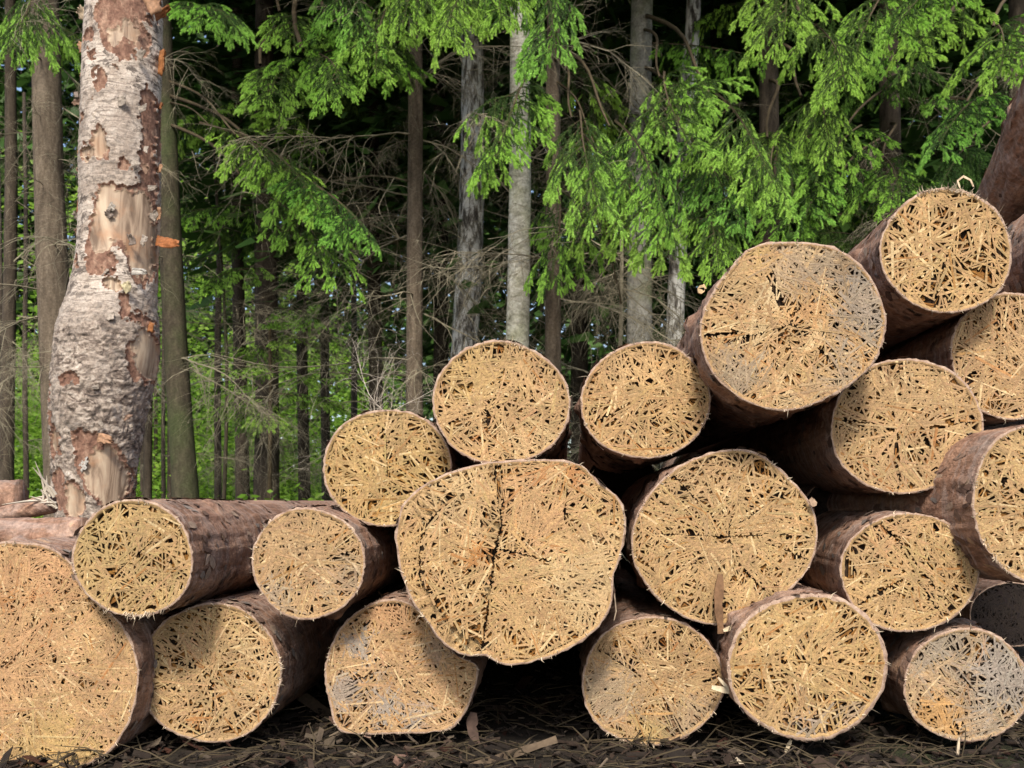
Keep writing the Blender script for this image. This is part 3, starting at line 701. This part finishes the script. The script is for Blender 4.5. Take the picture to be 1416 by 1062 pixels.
def bough_mesh(seed, hang, fresh):
    """a spruce bough 1.6 m long modelled along +X: bare inner part, side twigs, hanging shoots, light new tips"""
    rng = np.random.default_rng(seed); L = 1.6; segs, paths = [], []
    curve = lambda t: np.array([t * L, .06 * math.sin(t * 3 + seed), .10 * math.sin(t * 2.2) - .16 * t * t])
    mp = [curve(t) for t in np.linspace(0, 1, 14)]
    paths.append((mp, list(np.linspace(.011, .002, 14))))
    for t in np.linspace(.6, 1, 8)[:-1]: segs.append((curve(t), curve(t + .057), .15))
    t, sg = .16, 1
    tpos = [0.0]
    def finger(p, o, l, f2):
        k = p + o * l * .4; e = k + (o + np.array([0, 0, -.25 - .35 * hang])) * l * .6
        segs.append((p, k, .45 * f2)); segs.append((k, e, f2))
    def shoots(pts, n, ln, fr):
        for q in range(n):
            u = (q + .6) / n; i = min(int(u * (len(pts) - 1)), len(pts) - 2); f = u * (len(pts) - 1) - i
            p = pts[i] * (1 - f) + pts[i + 1] * f; d = pts[i + 1] - pts[i]; d = d / np.linalg.norm(d)
            sd = np.cross(d, [0, 0, 1.0]); sd /= np.linalg.norm(sd) + 1e-9
            o = d * .85 + sd * (1 if q % 2 else -1) * .7 + np.array([0, 0, -.2 - hang * .4]) + rng.normal(0, .28, 3); o /= np.linalg.norm(o)
            finger(p, o, ln * rng.uniform(.6, 1.2), fr * float(rng.random() < (.2 + .8 * u) * (.3 + .7 * tpos[0])))
        d = pts[-1] - pts[-2]; d /= np.linalg.norm(d); sd = np.cross(d, [0, 0, 1.0]); sd /= np.linalg.norm(sd) + 1e-9
        for a in (-.45, 0, .45): finger(pts[-1], (d + sd * a) / np.linalg.norm(d + sd * a), ln * (1.2 if a == 0 else .9), fr)
    while t < .985:
        tpos[0] = t; p = curve(t); l = (.14 + .46 * (1 - t) ** .8 * min(1, t / .35)) * rng.uniform(.7, 1.15)
        az = rng.uniform(.7, 1.1); d = np.array([math.cos(az), sg * math.sin(az), rng.normal(.05, .22)]); l *= rng.choice([.45, .8, 1.0, 1.25]); pts = [p]
        m = 6
        for j in range(m):
            d = d + np.array([.05, 0, -(.07 + .30 * hang) * rng.uniform(.6, 1.4)]) + rng.normal(0, .06, 3); d /= np.linalg.norm(d); pts.append(pts[-1] + d * l / m)
        paths.append((pts, [.0026] * 2 + [.002] * 3 + [.0015] * 2))
        for j in range(1, m): segs.append((pts[j], pts[j + 1], .1 if j < m - 1 else fresh))
        shoots(pts, max(4, int(l / .038)), .070, fresh)
        if l > .3:                                       # a second order of twigs
            for q in range(3):
                b = pts[1 + q]; dd = (pts[2 + q] - b); dd /= np.linalg.norm(dd)
                d2 = dd + np.array([0, (1 if q % 2 else -1) * .8, -.3 * hang]); d2 /= np.linalg.norm(d2); pp = [b]
                for j in range(4):
                    d2 = d2 + np.array([0, 0, -(.10 + .35 * hang)]) + rng.normal(0, .07, 3); d2 /= np.linalg.norm(d2); pp.append(pp[-1] + d2 * l * .13)
                paths.append((pp, [.003, .003, .002, .002, .001]))
                for j in range(4): segs.append((pp[j], pp[j + 1], .1 if j < 3 else fresh))
                shoots(pp, max(3, int(l * .52 / .040)), .062, fresh)
        t += rng.uniform(.030, .055); sg = -sg
    V, T, fr = needles(segs, rng)
    v2, q2 = tubes(paths, 3); n0 = len(V)
    Vall = np.vstack([V, np.array([tuple(v) for v in v2])])
    faces = T.tolist() + [tuple(n0 + i for i in q) for q in q2]
    return mesh('bough', Vall, faces, [NEEDLE, LIVETWIG], fmat=[0] * len(T) + [1] * len(q2), fattr=np.r_[fr, np.zeros(len(v2))])
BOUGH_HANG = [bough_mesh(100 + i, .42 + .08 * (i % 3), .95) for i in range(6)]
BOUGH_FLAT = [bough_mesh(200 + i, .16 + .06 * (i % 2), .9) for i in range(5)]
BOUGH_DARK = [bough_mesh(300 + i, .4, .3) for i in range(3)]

def dead_mesh(seed, n2=12, droop=.5, mat=None):
    """a dead bough 1.5 m long along +X with bare hanging twigs"""
    rng = np.random.default_rng(seed); paths = []
    def grow(p, d, l, r, lvl):
        m = 9 if lvl == 0 else 6; pts = [p]; rad = [r]
        for j in range(m):
            d = d + rng.normal(0, .13, 3) + np.array([0, 0, -droop * (.05 if lvl == 0 else .16)]); d /= np.linalg.norm(d)
            pts.append(pts[-1] + d * l / m); rad.append(r * (1 - .8 * (j + 1) / m))
        paths.append((pts, rad))
        if lvl < 3:
            nn = n2 if lvl == 0 else int(rng.integers(2, 6)) if lvl == 1 else int(rng.integers(0, 3))
            for q in range(nn):
                j = int(rng.integers(1, m)); dd = pts[j] - pts[j - 1]; dd /= np.linalg.norm(dd)
                sd = rng.normal(0, 1, 3); sd[2] *= .5; o = dd * .7 + sd / np.linalg.norm(sd) * .8; o /= np.linalg.norm(o)
                grow(pts[j], o, l * rng.uniform(.28, .55), max(.0015, rad[j] * .6), lvl + 1)
    grow(np.zeros(3), np.array([1., 0, .12]), 1.5, .0085, 0)
    V, Q = tubes(paths, 3)
    return mesh('dead_branch', [tuple(v) for v in V], Q, mat or TWIG)
DEAD = [dead_mesh(400 + i, 15 + i % 3 * 4, .5 + .3 * (i % 3)) for i in range(7)]
DEADPALE = dead_mesh(450, 16, .2, PALETWIG)

def crown_mesh(seed, n=3200):
    rng = np.random.default_rng(seed)
    t = rng.random(n) ** .8; z = t * 7.0; r = (2.3 * (1 - t) + .15) * np.sqrt(rng.random(n)); g = rng.uniform(0, 6.283, n)
    p = np.stack([r * np.cos(g), r * np.sin(g), z - r * .25], 1)
    o = np.stack([np.cos(g), np.sin(g), -.45 + rng.normal(0, .25, n)], 1); o /= np.linalg.norm(o, axis=1)[:, None]
    s = np.stack([-np.sin(g), np.cos(g), rng.normal(0, .4, n)], 1); l = rng.uniform(.18, .42, n)[:, None]; w = rng.uniform(.03, .09, n)[:, None]
    V = np.stack([p - s * w, p + s * w, p + o * l + s * w * .4, p + o * l - s * w * .4], 1).reshape(-1, 3)
    return mesh('crown', V, np.arange(4 * n).reshape(-1, 4), CROWNM, fattr=np.repeat(rng.random(n), 4))
CROWN = [crown_mesh(500 + i) for i in range(3)]

def trunk_mesh(lean, r0, r1, h, seed, bend=.0, rough=1.0):
    n, m = 22, 70; V = []
    for j in range(m + 1):
        t = (j / m) ** 1.5; z = t * h - .15
        cx = lean * z + bend * math.sin(z * 1.1 + seed); cy = .4 * bend * math.cos(z * .9 + seed)
        flare = 1 + .45 * math.exp(-max(z, 0) * 3.5)
        for i in range(n):
            g = 2 * math.pi * i / n; q = Vector((math.cos(g) * 1.6, math.sin(g) * 1.6, z * 1.5 + seed * 5))
            r = (r0 + (r1 - r0) * t) * flare * (1 + rough * (.05 * mn.noise(q) + .035 * mn.noise(q * 4)))
            V.append((cx + r * math.cos(g), cy + r * math.sin(g), z))
    i = (np.arange(m)[:, None] * n + np.arange(n)[None]).ravel(); i2 = (np.arange(m)[:, None] * n + (np.arange(n)[None] + 1) % n).ravel()
    return mesh('trunk', V, np.stack([i, i2, i2 + n, i + n], 1), None if False else SPRUCE, smooth=True)

v_, q_ = tubes([([Vector((t, .03 * math.sin(t * 5), .05 * math.sin(t * 3))) for t in np.linspace(0, 1, 9)], list(np.linspace(.009, .005, 9)))], 5)
LIMB = mesh('limb', [tuple(v) for v in v_], q_, LIVETWIG, smooth=True)
TREES = {}
def tree(key, name, label, xb, xt, w, Y, mat, h=8.6, crown=True, dead=0, live=0, seed=0, bend=.012, group='forest trees behind the logs', dz=(.7, 4.6), lz=(2.6, 5.6), cat='tree', cr_z=None, livekind=None):
    """xb, xt: columns of the photograph the stem crosses at its foot's horizon row and at the top edge"""
    rd = random.Random(seed + 900); k = Y / F
    ztop = H + HY * k; x0 = (xb - CX) * k; x1 = (xt - CX) * k; lean = (x1 - x0) / (ztop - H)
    root = obj(name, None, None, (x0 - lean * H, Y, 0)); tag(root, label, cat, group)
    me = trunk_mesh(lean, w * k / 2, w * k * .28, h, seed, bend); me.materials.clear(); me.materials.append(mat)
    obj('trunk', me, root)
    T = dict(root=root, lean=lean, Y=Y, k=k, rd=rd); TREES[key] = T
    at = lambda z: Vector((lean * z + bend * math.sin(z * 1.1 + seed), 0, z))
    T['at'] = at
    for i in range(dead):
        z = rd.uniform(*dz); g = rd.uniform(-math.pi, math.pi) if i % 3 else rd.uniform(-math.pi, 0)
        L = rd.uniform(.6, 1.7) * (1 if z > 1.2 else .6)
        b = at(z); t = b + Vector((math.cos(g), math.sin(g), rd.uniform(-.45, .3))) * L
        o = obj('dead_branch', rd.choice(DEAD), root); aim(o, b, t, rd.uniform(-.5, .5), 1.5)
    for i in range(live):
        z = rd.uniform(*lz); g = rd.uniform(-2.7, -.4) if i % 4 else rd.uniform(-math.pi, math.pi)
        L = rd.uniform(.75, 1.6); b = at(z); t = b + Vector((math.cos(g), math.sin(g), rd.uniform(-.45, .05))) * L
        src = livekind or (BOUGH_HANG + BOUGH_FLAT + BOUGH_DARK)
        o = obj('bough', rd.choice(src), root); aim(o, b, t, rd.uniform(-.4, .4), 1.6)
    if crown:
        o = obj('crown', rd.choice(CROWN), root); z = cr_z if cr_z else ztop + .9; o.location = at(z); o.rotation_euler = (0, 0, rd.uniform(0, 6))
        s = (h + .8 - z) / 7; o.scale = (max(s, .8), max(s, .8), s)
    return root

def bough(key, py_base, tip, Yt, kind, var=0, roll=0.0, frac=0.0):
    """one bough of a tree, from its stem at image row py_base to the image point tip at depth Yt; frac shifts the base outward along the bough"""
    T = TREES[key]; b = T['at'](H + (HY - py_base) * T['k']); t = P(tip[0], tip[1], Yt) - T['root'].location
    src = {'h': BOUGH_HANG, 'f': BOUGH_FLAT, 'd': BOUGH_DARK}[kind]
    dist = (t - b).length; lim = random.Random(str(tip)).uniform(1.25, 1.65)
    if dist > lim:                                     # bare inner limb from the stem to where the foliage begins
        q = t + (b - t) * (lim / dist)
        aim(obj('limb', LIMB, T['root']), b, q + (t - q) * .12, 0, 1.0); b = q
    o = obj('bough', src[var % len(src)], T['root']); aim(o, b, t, roll, 1.6)

tree('a', 'spruce_tree', 'straight grey brown spruce trunk just left of the peeling birch', 84, 62, 48, 8.2, SPRUCE, dead=16, seed=1, live=0, lz=(4.2, 5.5), cr_z=6.2)
tree('b', 'spruce_tree', 'leaning mossy trunk just right of the peeling birch', 256, 220, 36, 8.8, MOSSY, dead=8, seed=2, live=0, lz=(4, 6), cr_z=7.6)
tree('c', 'spruce_tree', 'slim brown spruce trunk standing alone left of the two birches', 576, 572, 26, 8.4, SPRUCE, dead=26, seed=3, live=3, lz=(4, 6))
tree('d', 'birch_tree', 'rugged black and white birch trunk left of the pale trunk', 636, 656, 42, 9.6, FARBIRCH, dead=6, seed=4, live=0, bend=.03)
tree('e', 'aspen_tree', 'pale mottled trunk rising behind the round splintered log', 711, 720, 36, 7.6, PALE, dead=2, seed=5, live=0, bend=.015)
tree('f', 'spruce_tree', 'slim brown trunk close right of the pale mottled trunk', 760, 768, 25, 7.9, SPRUCE, dead=14, seed=6, live=2, lz=(3.8, 6))
tree('g', 'spruce_tree', 'grey trunk behind the bright rimmed log, half hidden by hanging boughs', 882, 888, 40, 8.8, GREYT, dead=18, seed=7, live=3, lz=(3.3, 6))
tree('h', 'birch_tree', 'leaning rugged birch trunk beside the large weathered log', 922, 958, 28, 9.0, FARBIRCH, dead=10, seed=8, live=3)
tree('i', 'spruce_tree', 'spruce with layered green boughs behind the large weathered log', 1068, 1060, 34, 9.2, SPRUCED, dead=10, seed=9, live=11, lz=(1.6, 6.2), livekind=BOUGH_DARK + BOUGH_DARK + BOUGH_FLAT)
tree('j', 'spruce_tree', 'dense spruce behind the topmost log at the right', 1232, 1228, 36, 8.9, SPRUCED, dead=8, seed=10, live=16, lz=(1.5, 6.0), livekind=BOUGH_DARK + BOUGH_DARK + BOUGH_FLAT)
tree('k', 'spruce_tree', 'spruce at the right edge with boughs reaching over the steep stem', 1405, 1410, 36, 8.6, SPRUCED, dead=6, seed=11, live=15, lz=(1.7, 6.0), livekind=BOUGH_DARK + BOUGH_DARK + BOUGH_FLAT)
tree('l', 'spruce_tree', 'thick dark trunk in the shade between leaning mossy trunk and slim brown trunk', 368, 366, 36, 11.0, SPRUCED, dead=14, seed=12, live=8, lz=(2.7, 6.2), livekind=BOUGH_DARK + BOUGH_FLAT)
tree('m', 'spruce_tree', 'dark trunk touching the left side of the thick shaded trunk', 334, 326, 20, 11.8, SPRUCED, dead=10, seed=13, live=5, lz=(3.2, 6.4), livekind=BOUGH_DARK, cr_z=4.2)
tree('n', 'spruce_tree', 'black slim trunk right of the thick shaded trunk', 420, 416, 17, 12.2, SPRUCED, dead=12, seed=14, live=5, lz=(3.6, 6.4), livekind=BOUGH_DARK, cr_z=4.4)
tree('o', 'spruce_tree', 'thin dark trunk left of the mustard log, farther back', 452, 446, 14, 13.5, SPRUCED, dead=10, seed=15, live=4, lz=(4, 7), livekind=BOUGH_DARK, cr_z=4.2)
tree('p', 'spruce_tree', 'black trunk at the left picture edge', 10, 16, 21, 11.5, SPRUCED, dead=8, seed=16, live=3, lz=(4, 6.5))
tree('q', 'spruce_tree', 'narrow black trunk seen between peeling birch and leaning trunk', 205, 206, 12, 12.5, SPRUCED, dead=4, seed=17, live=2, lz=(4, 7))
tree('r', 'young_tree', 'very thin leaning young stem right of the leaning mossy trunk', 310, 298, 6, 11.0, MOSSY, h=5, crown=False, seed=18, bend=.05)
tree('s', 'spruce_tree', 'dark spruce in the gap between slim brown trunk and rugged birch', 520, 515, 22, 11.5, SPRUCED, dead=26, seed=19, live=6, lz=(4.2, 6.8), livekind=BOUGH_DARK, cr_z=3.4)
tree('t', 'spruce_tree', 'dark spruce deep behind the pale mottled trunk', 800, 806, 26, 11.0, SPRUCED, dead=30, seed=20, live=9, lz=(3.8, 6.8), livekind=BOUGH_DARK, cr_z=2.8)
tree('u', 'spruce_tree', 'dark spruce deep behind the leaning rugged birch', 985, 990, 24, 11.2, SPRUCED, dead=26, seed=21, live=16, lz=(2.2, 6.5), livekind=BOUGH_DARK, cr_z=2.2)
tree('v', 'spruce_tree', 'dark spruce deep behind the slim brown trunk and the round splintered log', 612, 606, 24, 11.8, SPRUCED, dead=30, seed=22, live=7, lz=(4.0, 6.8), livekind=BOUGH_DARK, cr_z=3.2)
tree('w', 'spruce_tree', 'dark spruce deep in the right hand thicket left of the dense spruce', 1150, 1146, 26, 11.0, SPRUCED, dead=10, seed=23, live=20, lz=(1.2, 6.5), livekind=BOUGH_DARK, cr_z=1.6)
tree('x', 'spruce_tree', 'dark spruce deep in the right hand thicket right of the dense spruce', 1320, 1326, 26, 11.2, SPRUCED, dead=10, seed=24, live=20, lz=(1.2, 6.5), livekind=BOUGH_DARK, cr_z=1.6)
tree('y', 'young_tree', 'curved thin dead sapling right of the slim brown trunk', 842, 872, 9, 7.9, TWIG, h=3.0, crown=False, dead=16, seed=25, bend=.04, dz=(.9, 2.6))

# boughs one can tell apart
HB = [('b', 140, (400, 235), 7.4, 'f', 0, .1), ('b', 130, (526, 325), 7.0, 'f', 1, -.2), ('b', 170, (488, 375), 7.0, 'f', 2, .3), ('b', 110, (450, 280), 7.1, 'h', 1, .1),
      ('l', -60, (536, 90), 7.2, 'f', 0, .1), ('l', -20, (470, 120), 7.0, 'f', 1, .2), ('l', 40, (380, 130), 7.4, 'f', 2, 0), ('l', -120, (520, 30), 7.2, 'h', 3, 0),
      ('a', -60, (14, 60), 6.6, 'h', 1, 0),
      ('c', -160, (640, 20), 6.6, 'h', 0, 0), ('c', -120, (560, 20), 6.6, 'h', 1, 0), ('e', -120, (620, 30), 6.2, 'h', 2, 0), ('e', -100, (760, 60), 6.2, 'h', 0, 0),
      ('f', 60, (672, 205), 6.0, 'h', 0, .2), ('f', 60, (940, 300), 5.8, 'h', 2, -.1), ('f', 80, (840, 270), 5.7, 'h', 3, .1), 
      ('f', 230, (765, 385), 6.7, 'h', 1, 0, .45),
      ('g', 20, (1085, 240), 6.1, 'h', 3, -.1), ('g', 150, (1000, 360), 6.3, 'h', 1, 0), 
      ('i', -80, (1165, 110), 6.4, 'h', 0, 0), ('i', 60, (1160, 190), 6.5, 'h', 2, 0), ('i', 110, (1080, 260), 6.5, 'h', 3, .1), ('i', 190, (1100, 310), 6.8, 'f', 2, 0),
      ('j', 120, (1130, 240), 6.6, 'f', 2, .1), ('j', 190, (1120, 285), 6.6, 'f', 3, .1), ('j', 170, (1230, 275), 6.5, 'f', 0, 0),
      ('k', -90, (1240, 25), 6.2, 'f', 2, .1), ('k', -40, (1270, 60), 6.1, 'f', 3, .1), ('k', -20, (1370, 85), 6.0, 'f', 0, 0), ('k', 80, (1300, 190), 6.4, 'f', 2, .2), ('k', 150, (1290, 250), 6.6, 'd', 1, .2),
      ('g', 40, (960, 190), 6.3, 'f', 4, .3), ('g', 90, (1030, 300), 6.5, 'h', 4, -.2), ('f', 110, (925, 345), 6.2, 'h', 5, .2), ('e', -140, (690, 20), 6.3, 'h', 4, 0), ('c', -60, (520, 90), 7.0, 'f', 4, .1),
      ('i', -120, (1080, 40), 6.6, 'f', 1, 0), ('j', -60, (1190, 60), 6.8, 'f', 2, 0), ('l', -40, (420, 60), 7.8, 'f', 3, .1), ('b', 10, (330, 20), 7.4, 'f', 2, 0)]
for hb in HB: bough(hb[0], hb[1], hb[2], hb[3], hb[4], hb[5], hb[6], hb[7] if len(hb) > 7 else 0.0)

# a small spruce in the understorey, left of the mustard log
rs = tree('sap', 'young_spruce', 'small green young spruce in front of the thick shaded trunk', 372, 372, 8, 10.2, LIVETWIG, h=2.6, crown=False, seed=31, cat='tree')
rd = random.Random(77)
for i in range(20):
    z = rd.uniform(1.5, 2.45); g = rd.uniform(-math.pi, math.pi); b = TREES['sap']['at'](z)
    o = obj('bough', rd.choice(BOUGH_FLAT), rs); aim(o, b, b + Vector((math.cos(g), math.sin(g), -.15)) * (.25 + (2.6 - z) * .62), 0, 1.6)

# the pale dry spruce top lying over the mustard log
o = obj('dry_branch', DEADPALE); tag(o, 'pale leafless dry branch sticking up behind the mustard log', 'branch')
aim(o, P(560, 590, 2.75), P(470, 545, 2.9), .3, 1.5); o.scale = (.24, .24, .24)
for i, (a, b, s) in enumerate((((600, 600, 2.8), (420, 650, 2.95), .26), ((520, 600, 2.8), (520, 500, 2.85), .17), ((500, 600, 2.8), (590, 560, 2.9), .2))):
    o2 = obj('dry_branch', DEADPALE if i else dead_mesh(460, 10, .3, PALETWIG))
    tag(o2, ('pale dry branch drooping left from behind the mustard log', 'upright tip of the pale dry branch over the mustard log', 'pale dry twig spreading right over the mustard log')[i], 'branch')
    aim(o2, P(*a), P(*b), i * .7, 1.5); o2.scale = (s, s, s)

# ------------------------------------------------------------------ undergrowth and the far wood
def leaf_cloud(name, label, n, box, size, mat, seed, clump=.35, zpow=1.0):
    rng = np.random.default_rng(seed); (x0, x1), (y0, y1), (z0, z1) = box
    nc = n // 60
    cc = np.stack([rng.uniform(x0, x1, nc), rng.uniform(y0, y1, nc), z0 + (z1 - z0) * rng.random(nc) ** zpow], 1)
    cs = rng.uniform(.5, 1.3, nc) * clump; cb = rng.random(nc)
    i = rng.integers(0, nc, n); p = cc[i] + rng.normal(0, 1, (n, 3)) * cs[i][:, None] * np.array([1, 1, .55])
    p[:, 2] = np.maximum(p[:, 2], .03)
    u = rng.normal(0, 1, (n, 3)); u[:, 2] *= .45; u /= np.linalg.norm(u, axis=1)[:, None]
    w = np.cross(u, rng.normal(0, .5, (n, 3)) + np.array([0, -.4, 1.0])); w /= np.linalg.norm(w, axis=1)[:, None]
    l = (size * rng.uniform(.6, 1.3, n))[:, None]
    V = np.stack([p, p + u * l * .5 + w * l * .32, p + u * l, p + u * l * .5 - w * l * .32], 1).reshape(-1, 3)
    fr = np.clip(cb[i] * .7 + rng.random(n) * .3, 0, 1)
    o = obj(name, mesh(name, V, np.arange(4 * n).reshape(-1, 4), mat, fattr=np.repeat(fr, 4)), kind='stuff')
    tag(o, label, 'undergrowth'); return o
leaf_cloud('undergrowth', 'sunlit green leafy undergrowth seen between the trunks', 90000, ((-22, -3.4), (20.5, 30), (0, 4.6)), .12, LEAF, 5, .55, 1.4)
leaf_cloud('ground_plants', 'low green plants on the forest floor behind the logs', 26000, ((-9, 4), (9, 16), (0, .45)), .08, LEAF, 6, .3, 1.2)
far = leaf_cloud('far_wood', 'far dark wall of trees closing the forest', 400000, ((-50, 50), (34, 46), (0, 27)), .5, CROWNM, 7, 1.1)
far['category'] = 'wood'
leaf_cloud('far_leaves', 'bright leaves of far broadleaf trees on the left', 30000, ((-32, -5), (29, 34), (0, 11)), .22, LEAF, 8, .9)
rd = random.Random(9)
for i in range(13):
    Y = rd.uniform(14, 24); px = rd.uniform(-30, 55) if i % 5 == 0 else rd.uniform(195, 560)
    tree('far%d' % i, 'spruce_tree', 'thin dark trunk far back in the wood ' + ('left of the peeling birch' if px < 130 else 'between leaning mossy trunk and slim brown trunk'), px, px + rd.uniform(-8, 8), rd.uniform(8, 15) * 12 / Y, Y, SPRUCED, h=9, crown=False, dead=6, live=2, seed=40 + i,
         lz=(3.5, 8), dz=(1, 6), livekind=BOUGH_DARK, group='thin far trunks', cr_z=7.5)

# ------------------------------------------------------------------ litter and small things
def litter():
    rng = np.random.default_rng(3); n = 5200
    x = rng.uniform(-2.2, 2.2, n); y = 2.15 + rng.gamma(1.6, .35, n); z = rng.uniform(.0, .028, n)
    g = rng.uniform(0, 6.283, n); l = rng.gamma(1.6, .007, n) + .004; w = l * rng.uniform(.08, .4, n)
    d = np.stack([np.cos(g), np.sin(g), rng.normal(0, .35, n)], 1); s = np.stack([-np.sin(g), np.cos(g), rng.normal(0, .5, n)], 1)
    p = np.stack([x, y, z], 1); up = np.array([0, 0, .0035])
    top = [p - d * l[:, None] - s * w[:, None], p - d * l[:, None] * .8 + s * w[:, None], p + d * l[:, None] + s * w[:, None] * .7, p + d * l[:, None] * .9 - s * w[:, None]]
    V = np.stack([q + up for q in top] + top, 1).reshape(-1, 3)
    f = np.array([[0, 3, 2, 1], [0, 1, 5, 4], [1, 2, 6, 5], [2, 3, 7, 6], [3, 0, 4, 7]])
    pal = np.array([(.05, .035, .025), (.10, .065, .045), (.16, .12, .085), (.30, .23, .16), (.09, .035, .02)])
    c = pal[rng.choice(5, n, p=[.5, .3, .11, .03, .06])] * rng.uniform(.25, .55, n)[:, None]
    o = obj('bark_litter', mesh('bark_litter', V, (np.arange(n)[:, None, None] * 8 + f[None]).reshape(-1, 4), LITTER, cols=np.repeat(c, 8, 0)), kind='stuff')
    tag(o, 'dark bark and wood litter on the ground under the logs', 'litter')
    paths = []
    rd = random.Random(5)
    for i in range(1100):
        p0 = Vector((rd.uniform(-2.2, 2.2), 2.15 + rd.gammavariate(1.5, .3), rd.uniform(.005, .03))); g = rd.uniform(0, 6.28); L = rd.uniform(.04, .2)
        dv = Vector((math.cos(g), math.sin(g), rd.uniform(-.1, .35))) * L
        paths.append(([p0, p0 + dv * .5 + Vector((rd.uniform(-1, 1), 0, rd.uniform(0, 1))) * L * .12, p0 + dv], [.0022, .0018, .0007]))
    V, Q = tubes(paths, 3)
    o = obj('twig_litter', mesh('twig_litter', [tuple(v) for v in V], Q, LIVETWIG), kind='stuff'); tag(o, 'thin dry twigs strewn on the ground under the logs', 'litter')
litter()

def plank(name, label, cat, pts, w, th, col, Y, seed=1):
    """a small bent sliver of wood through image points, w and th in metres"""
    rr = random.Random(seed); c0 = P(*pts[0], Y); V, Q, cc = [], [], []
    pp = [P(*p, Y if len(p) == 2 else p[2]) - c0 for p in pts]; fine = []
    for a, b in zip(pp[:-1], pp[1:]): fine += [a.lerp(b, q / 4) for q in range(4)]
    fine.append(pp[-1]); n = len(fine)
    for i, p in enumerate(fine):
        d = (fine[min(i + 1, n - 1)] - fine[max(i - 1, 0)]).normalized(); s = d.cross(Vector((0, -1, 0))).normalized()
        ww = w / 2 * (.55 + .45 * math.sin(math.pi * (i + .8) / (n + .6))) * rr.uniform(.8, 1.2)
        for a, b in ((-1, -1), (1, -1), (1, 1), (-1, 1)): V.append(p + s * a * ww + Vector((0, b * th / 2, 0))); cc.append(np.array(col) * rr.uniform(.75, 1.2))
    for i in range(n - 1):
        for k2 in range(4): Q.append((i * 4 + k2, i * 4 + (k2 + 1) % 4, i * 4 + 4 + (k2 + 1) % 4, i * 4 + 4 + k2))
    Q += [(3, 2, 1, 0), tuple(4 * (n - 1) + q for q in range(4))]
    o = obj(name, mesh(name, [tuple(v) for v in V], Q, LITTER, cols=np.clip(np.array(cc), 0, .8)), None, c0); tag(o, label, cat); return o
plank('wood_splinter', 'upright brown splinter hanging on the big cracked log end', 'splinter', [(996, 794), (993, 835), (997, 876)], .022, .006, (.17, .095, .05), 2.405)
plank('wood_chip', 'pale split chip wedged between the two bottom logs', 'wood chip', [(984, 950), (1014, 957)], .013, .006, (.62, .52, .36), 2.40)
plank('wood_chip', 'thin pale chip pointing up from the wedged chip', 'wood chip', [(1010, 955), (993, 937)], .007, .004, (.62, .52, .36), 2.395)
plank('wood_chip', 'short pale chip stuck under the hanging splinter', 'wood chip', [(1000, 872), (1018, 866)], .010, .005, (.55, .45, .30), 2.40)
plank('wood_shaving', 'curled pale shaving on top of the topmost log', 'shaving', [(1328, 262), (1324, 250), (1332, 244), (1342, 249), (1346, 258)], .005, .002, (.55, .42, .28), 2.41)
plank('wood_chip', 'pale chip standing on the ground below the golden log', 'wood chip', [(1086, 1040), (1094, 1023)], .008, .004, (.62, .5, .33), 2.36)
plank('wood_chip', 'slanting pale sliver lying on the ground left of the golden log', 'wood chip', [(1018, 1048), (1032, 1064)], .008, .004, (.6, .5, .36), 2.30)
plank('twig', 'forked pale twig hanging from the grey corner log', 'twig', [(1326, 1020), (1324, 1045), (1325, 1064)], .006, .004, (.5, .4, .28), 2.36)
plank('bark_strip', 'long brown bark strip slanting on the ground below the split log', 'bark strip', [(600, 1066), (680, 1052), (770, 1022)], .022, .006, (.14, .10, .065), 2.34)
plank('bark_strip', 'dark upright bark strip hanging below the split log', 'bark strip', [(655, 985), (652, 1005), (660, 1032)], .028, .006, (.10, .065, .05), 2.5)
plank('bark_strip', 'reddish bark scrap on the ground under the pinkish log', 'bark strip', [(545, 1048), (565, 1056), (590, 1060)], .03, .006, (.20, .12, .09), 2.30)
plank('bark_strip', 'small torn scrap at the right rim of the big cracked log', 'bark strip', [(1126, 700), (1124, 694), (1120, 690)], .016, .005, (.36, .25, .17), 2.42)
plank('bark_strip', 'torn scrap stuck to the left flank of the large weathered log', 'bark strip', [(972, 405), (968, 400), (975, 396)], .018, .008, (.5, .36, .2), 2.52)
plank('wood_fibre', 'thin hanging fibre at the right side of the split log', 'fibre', [(848, 805), (850, 825), (852, 845), (849, 858)], .003, .002, (.36, .28, .2), 2.33)
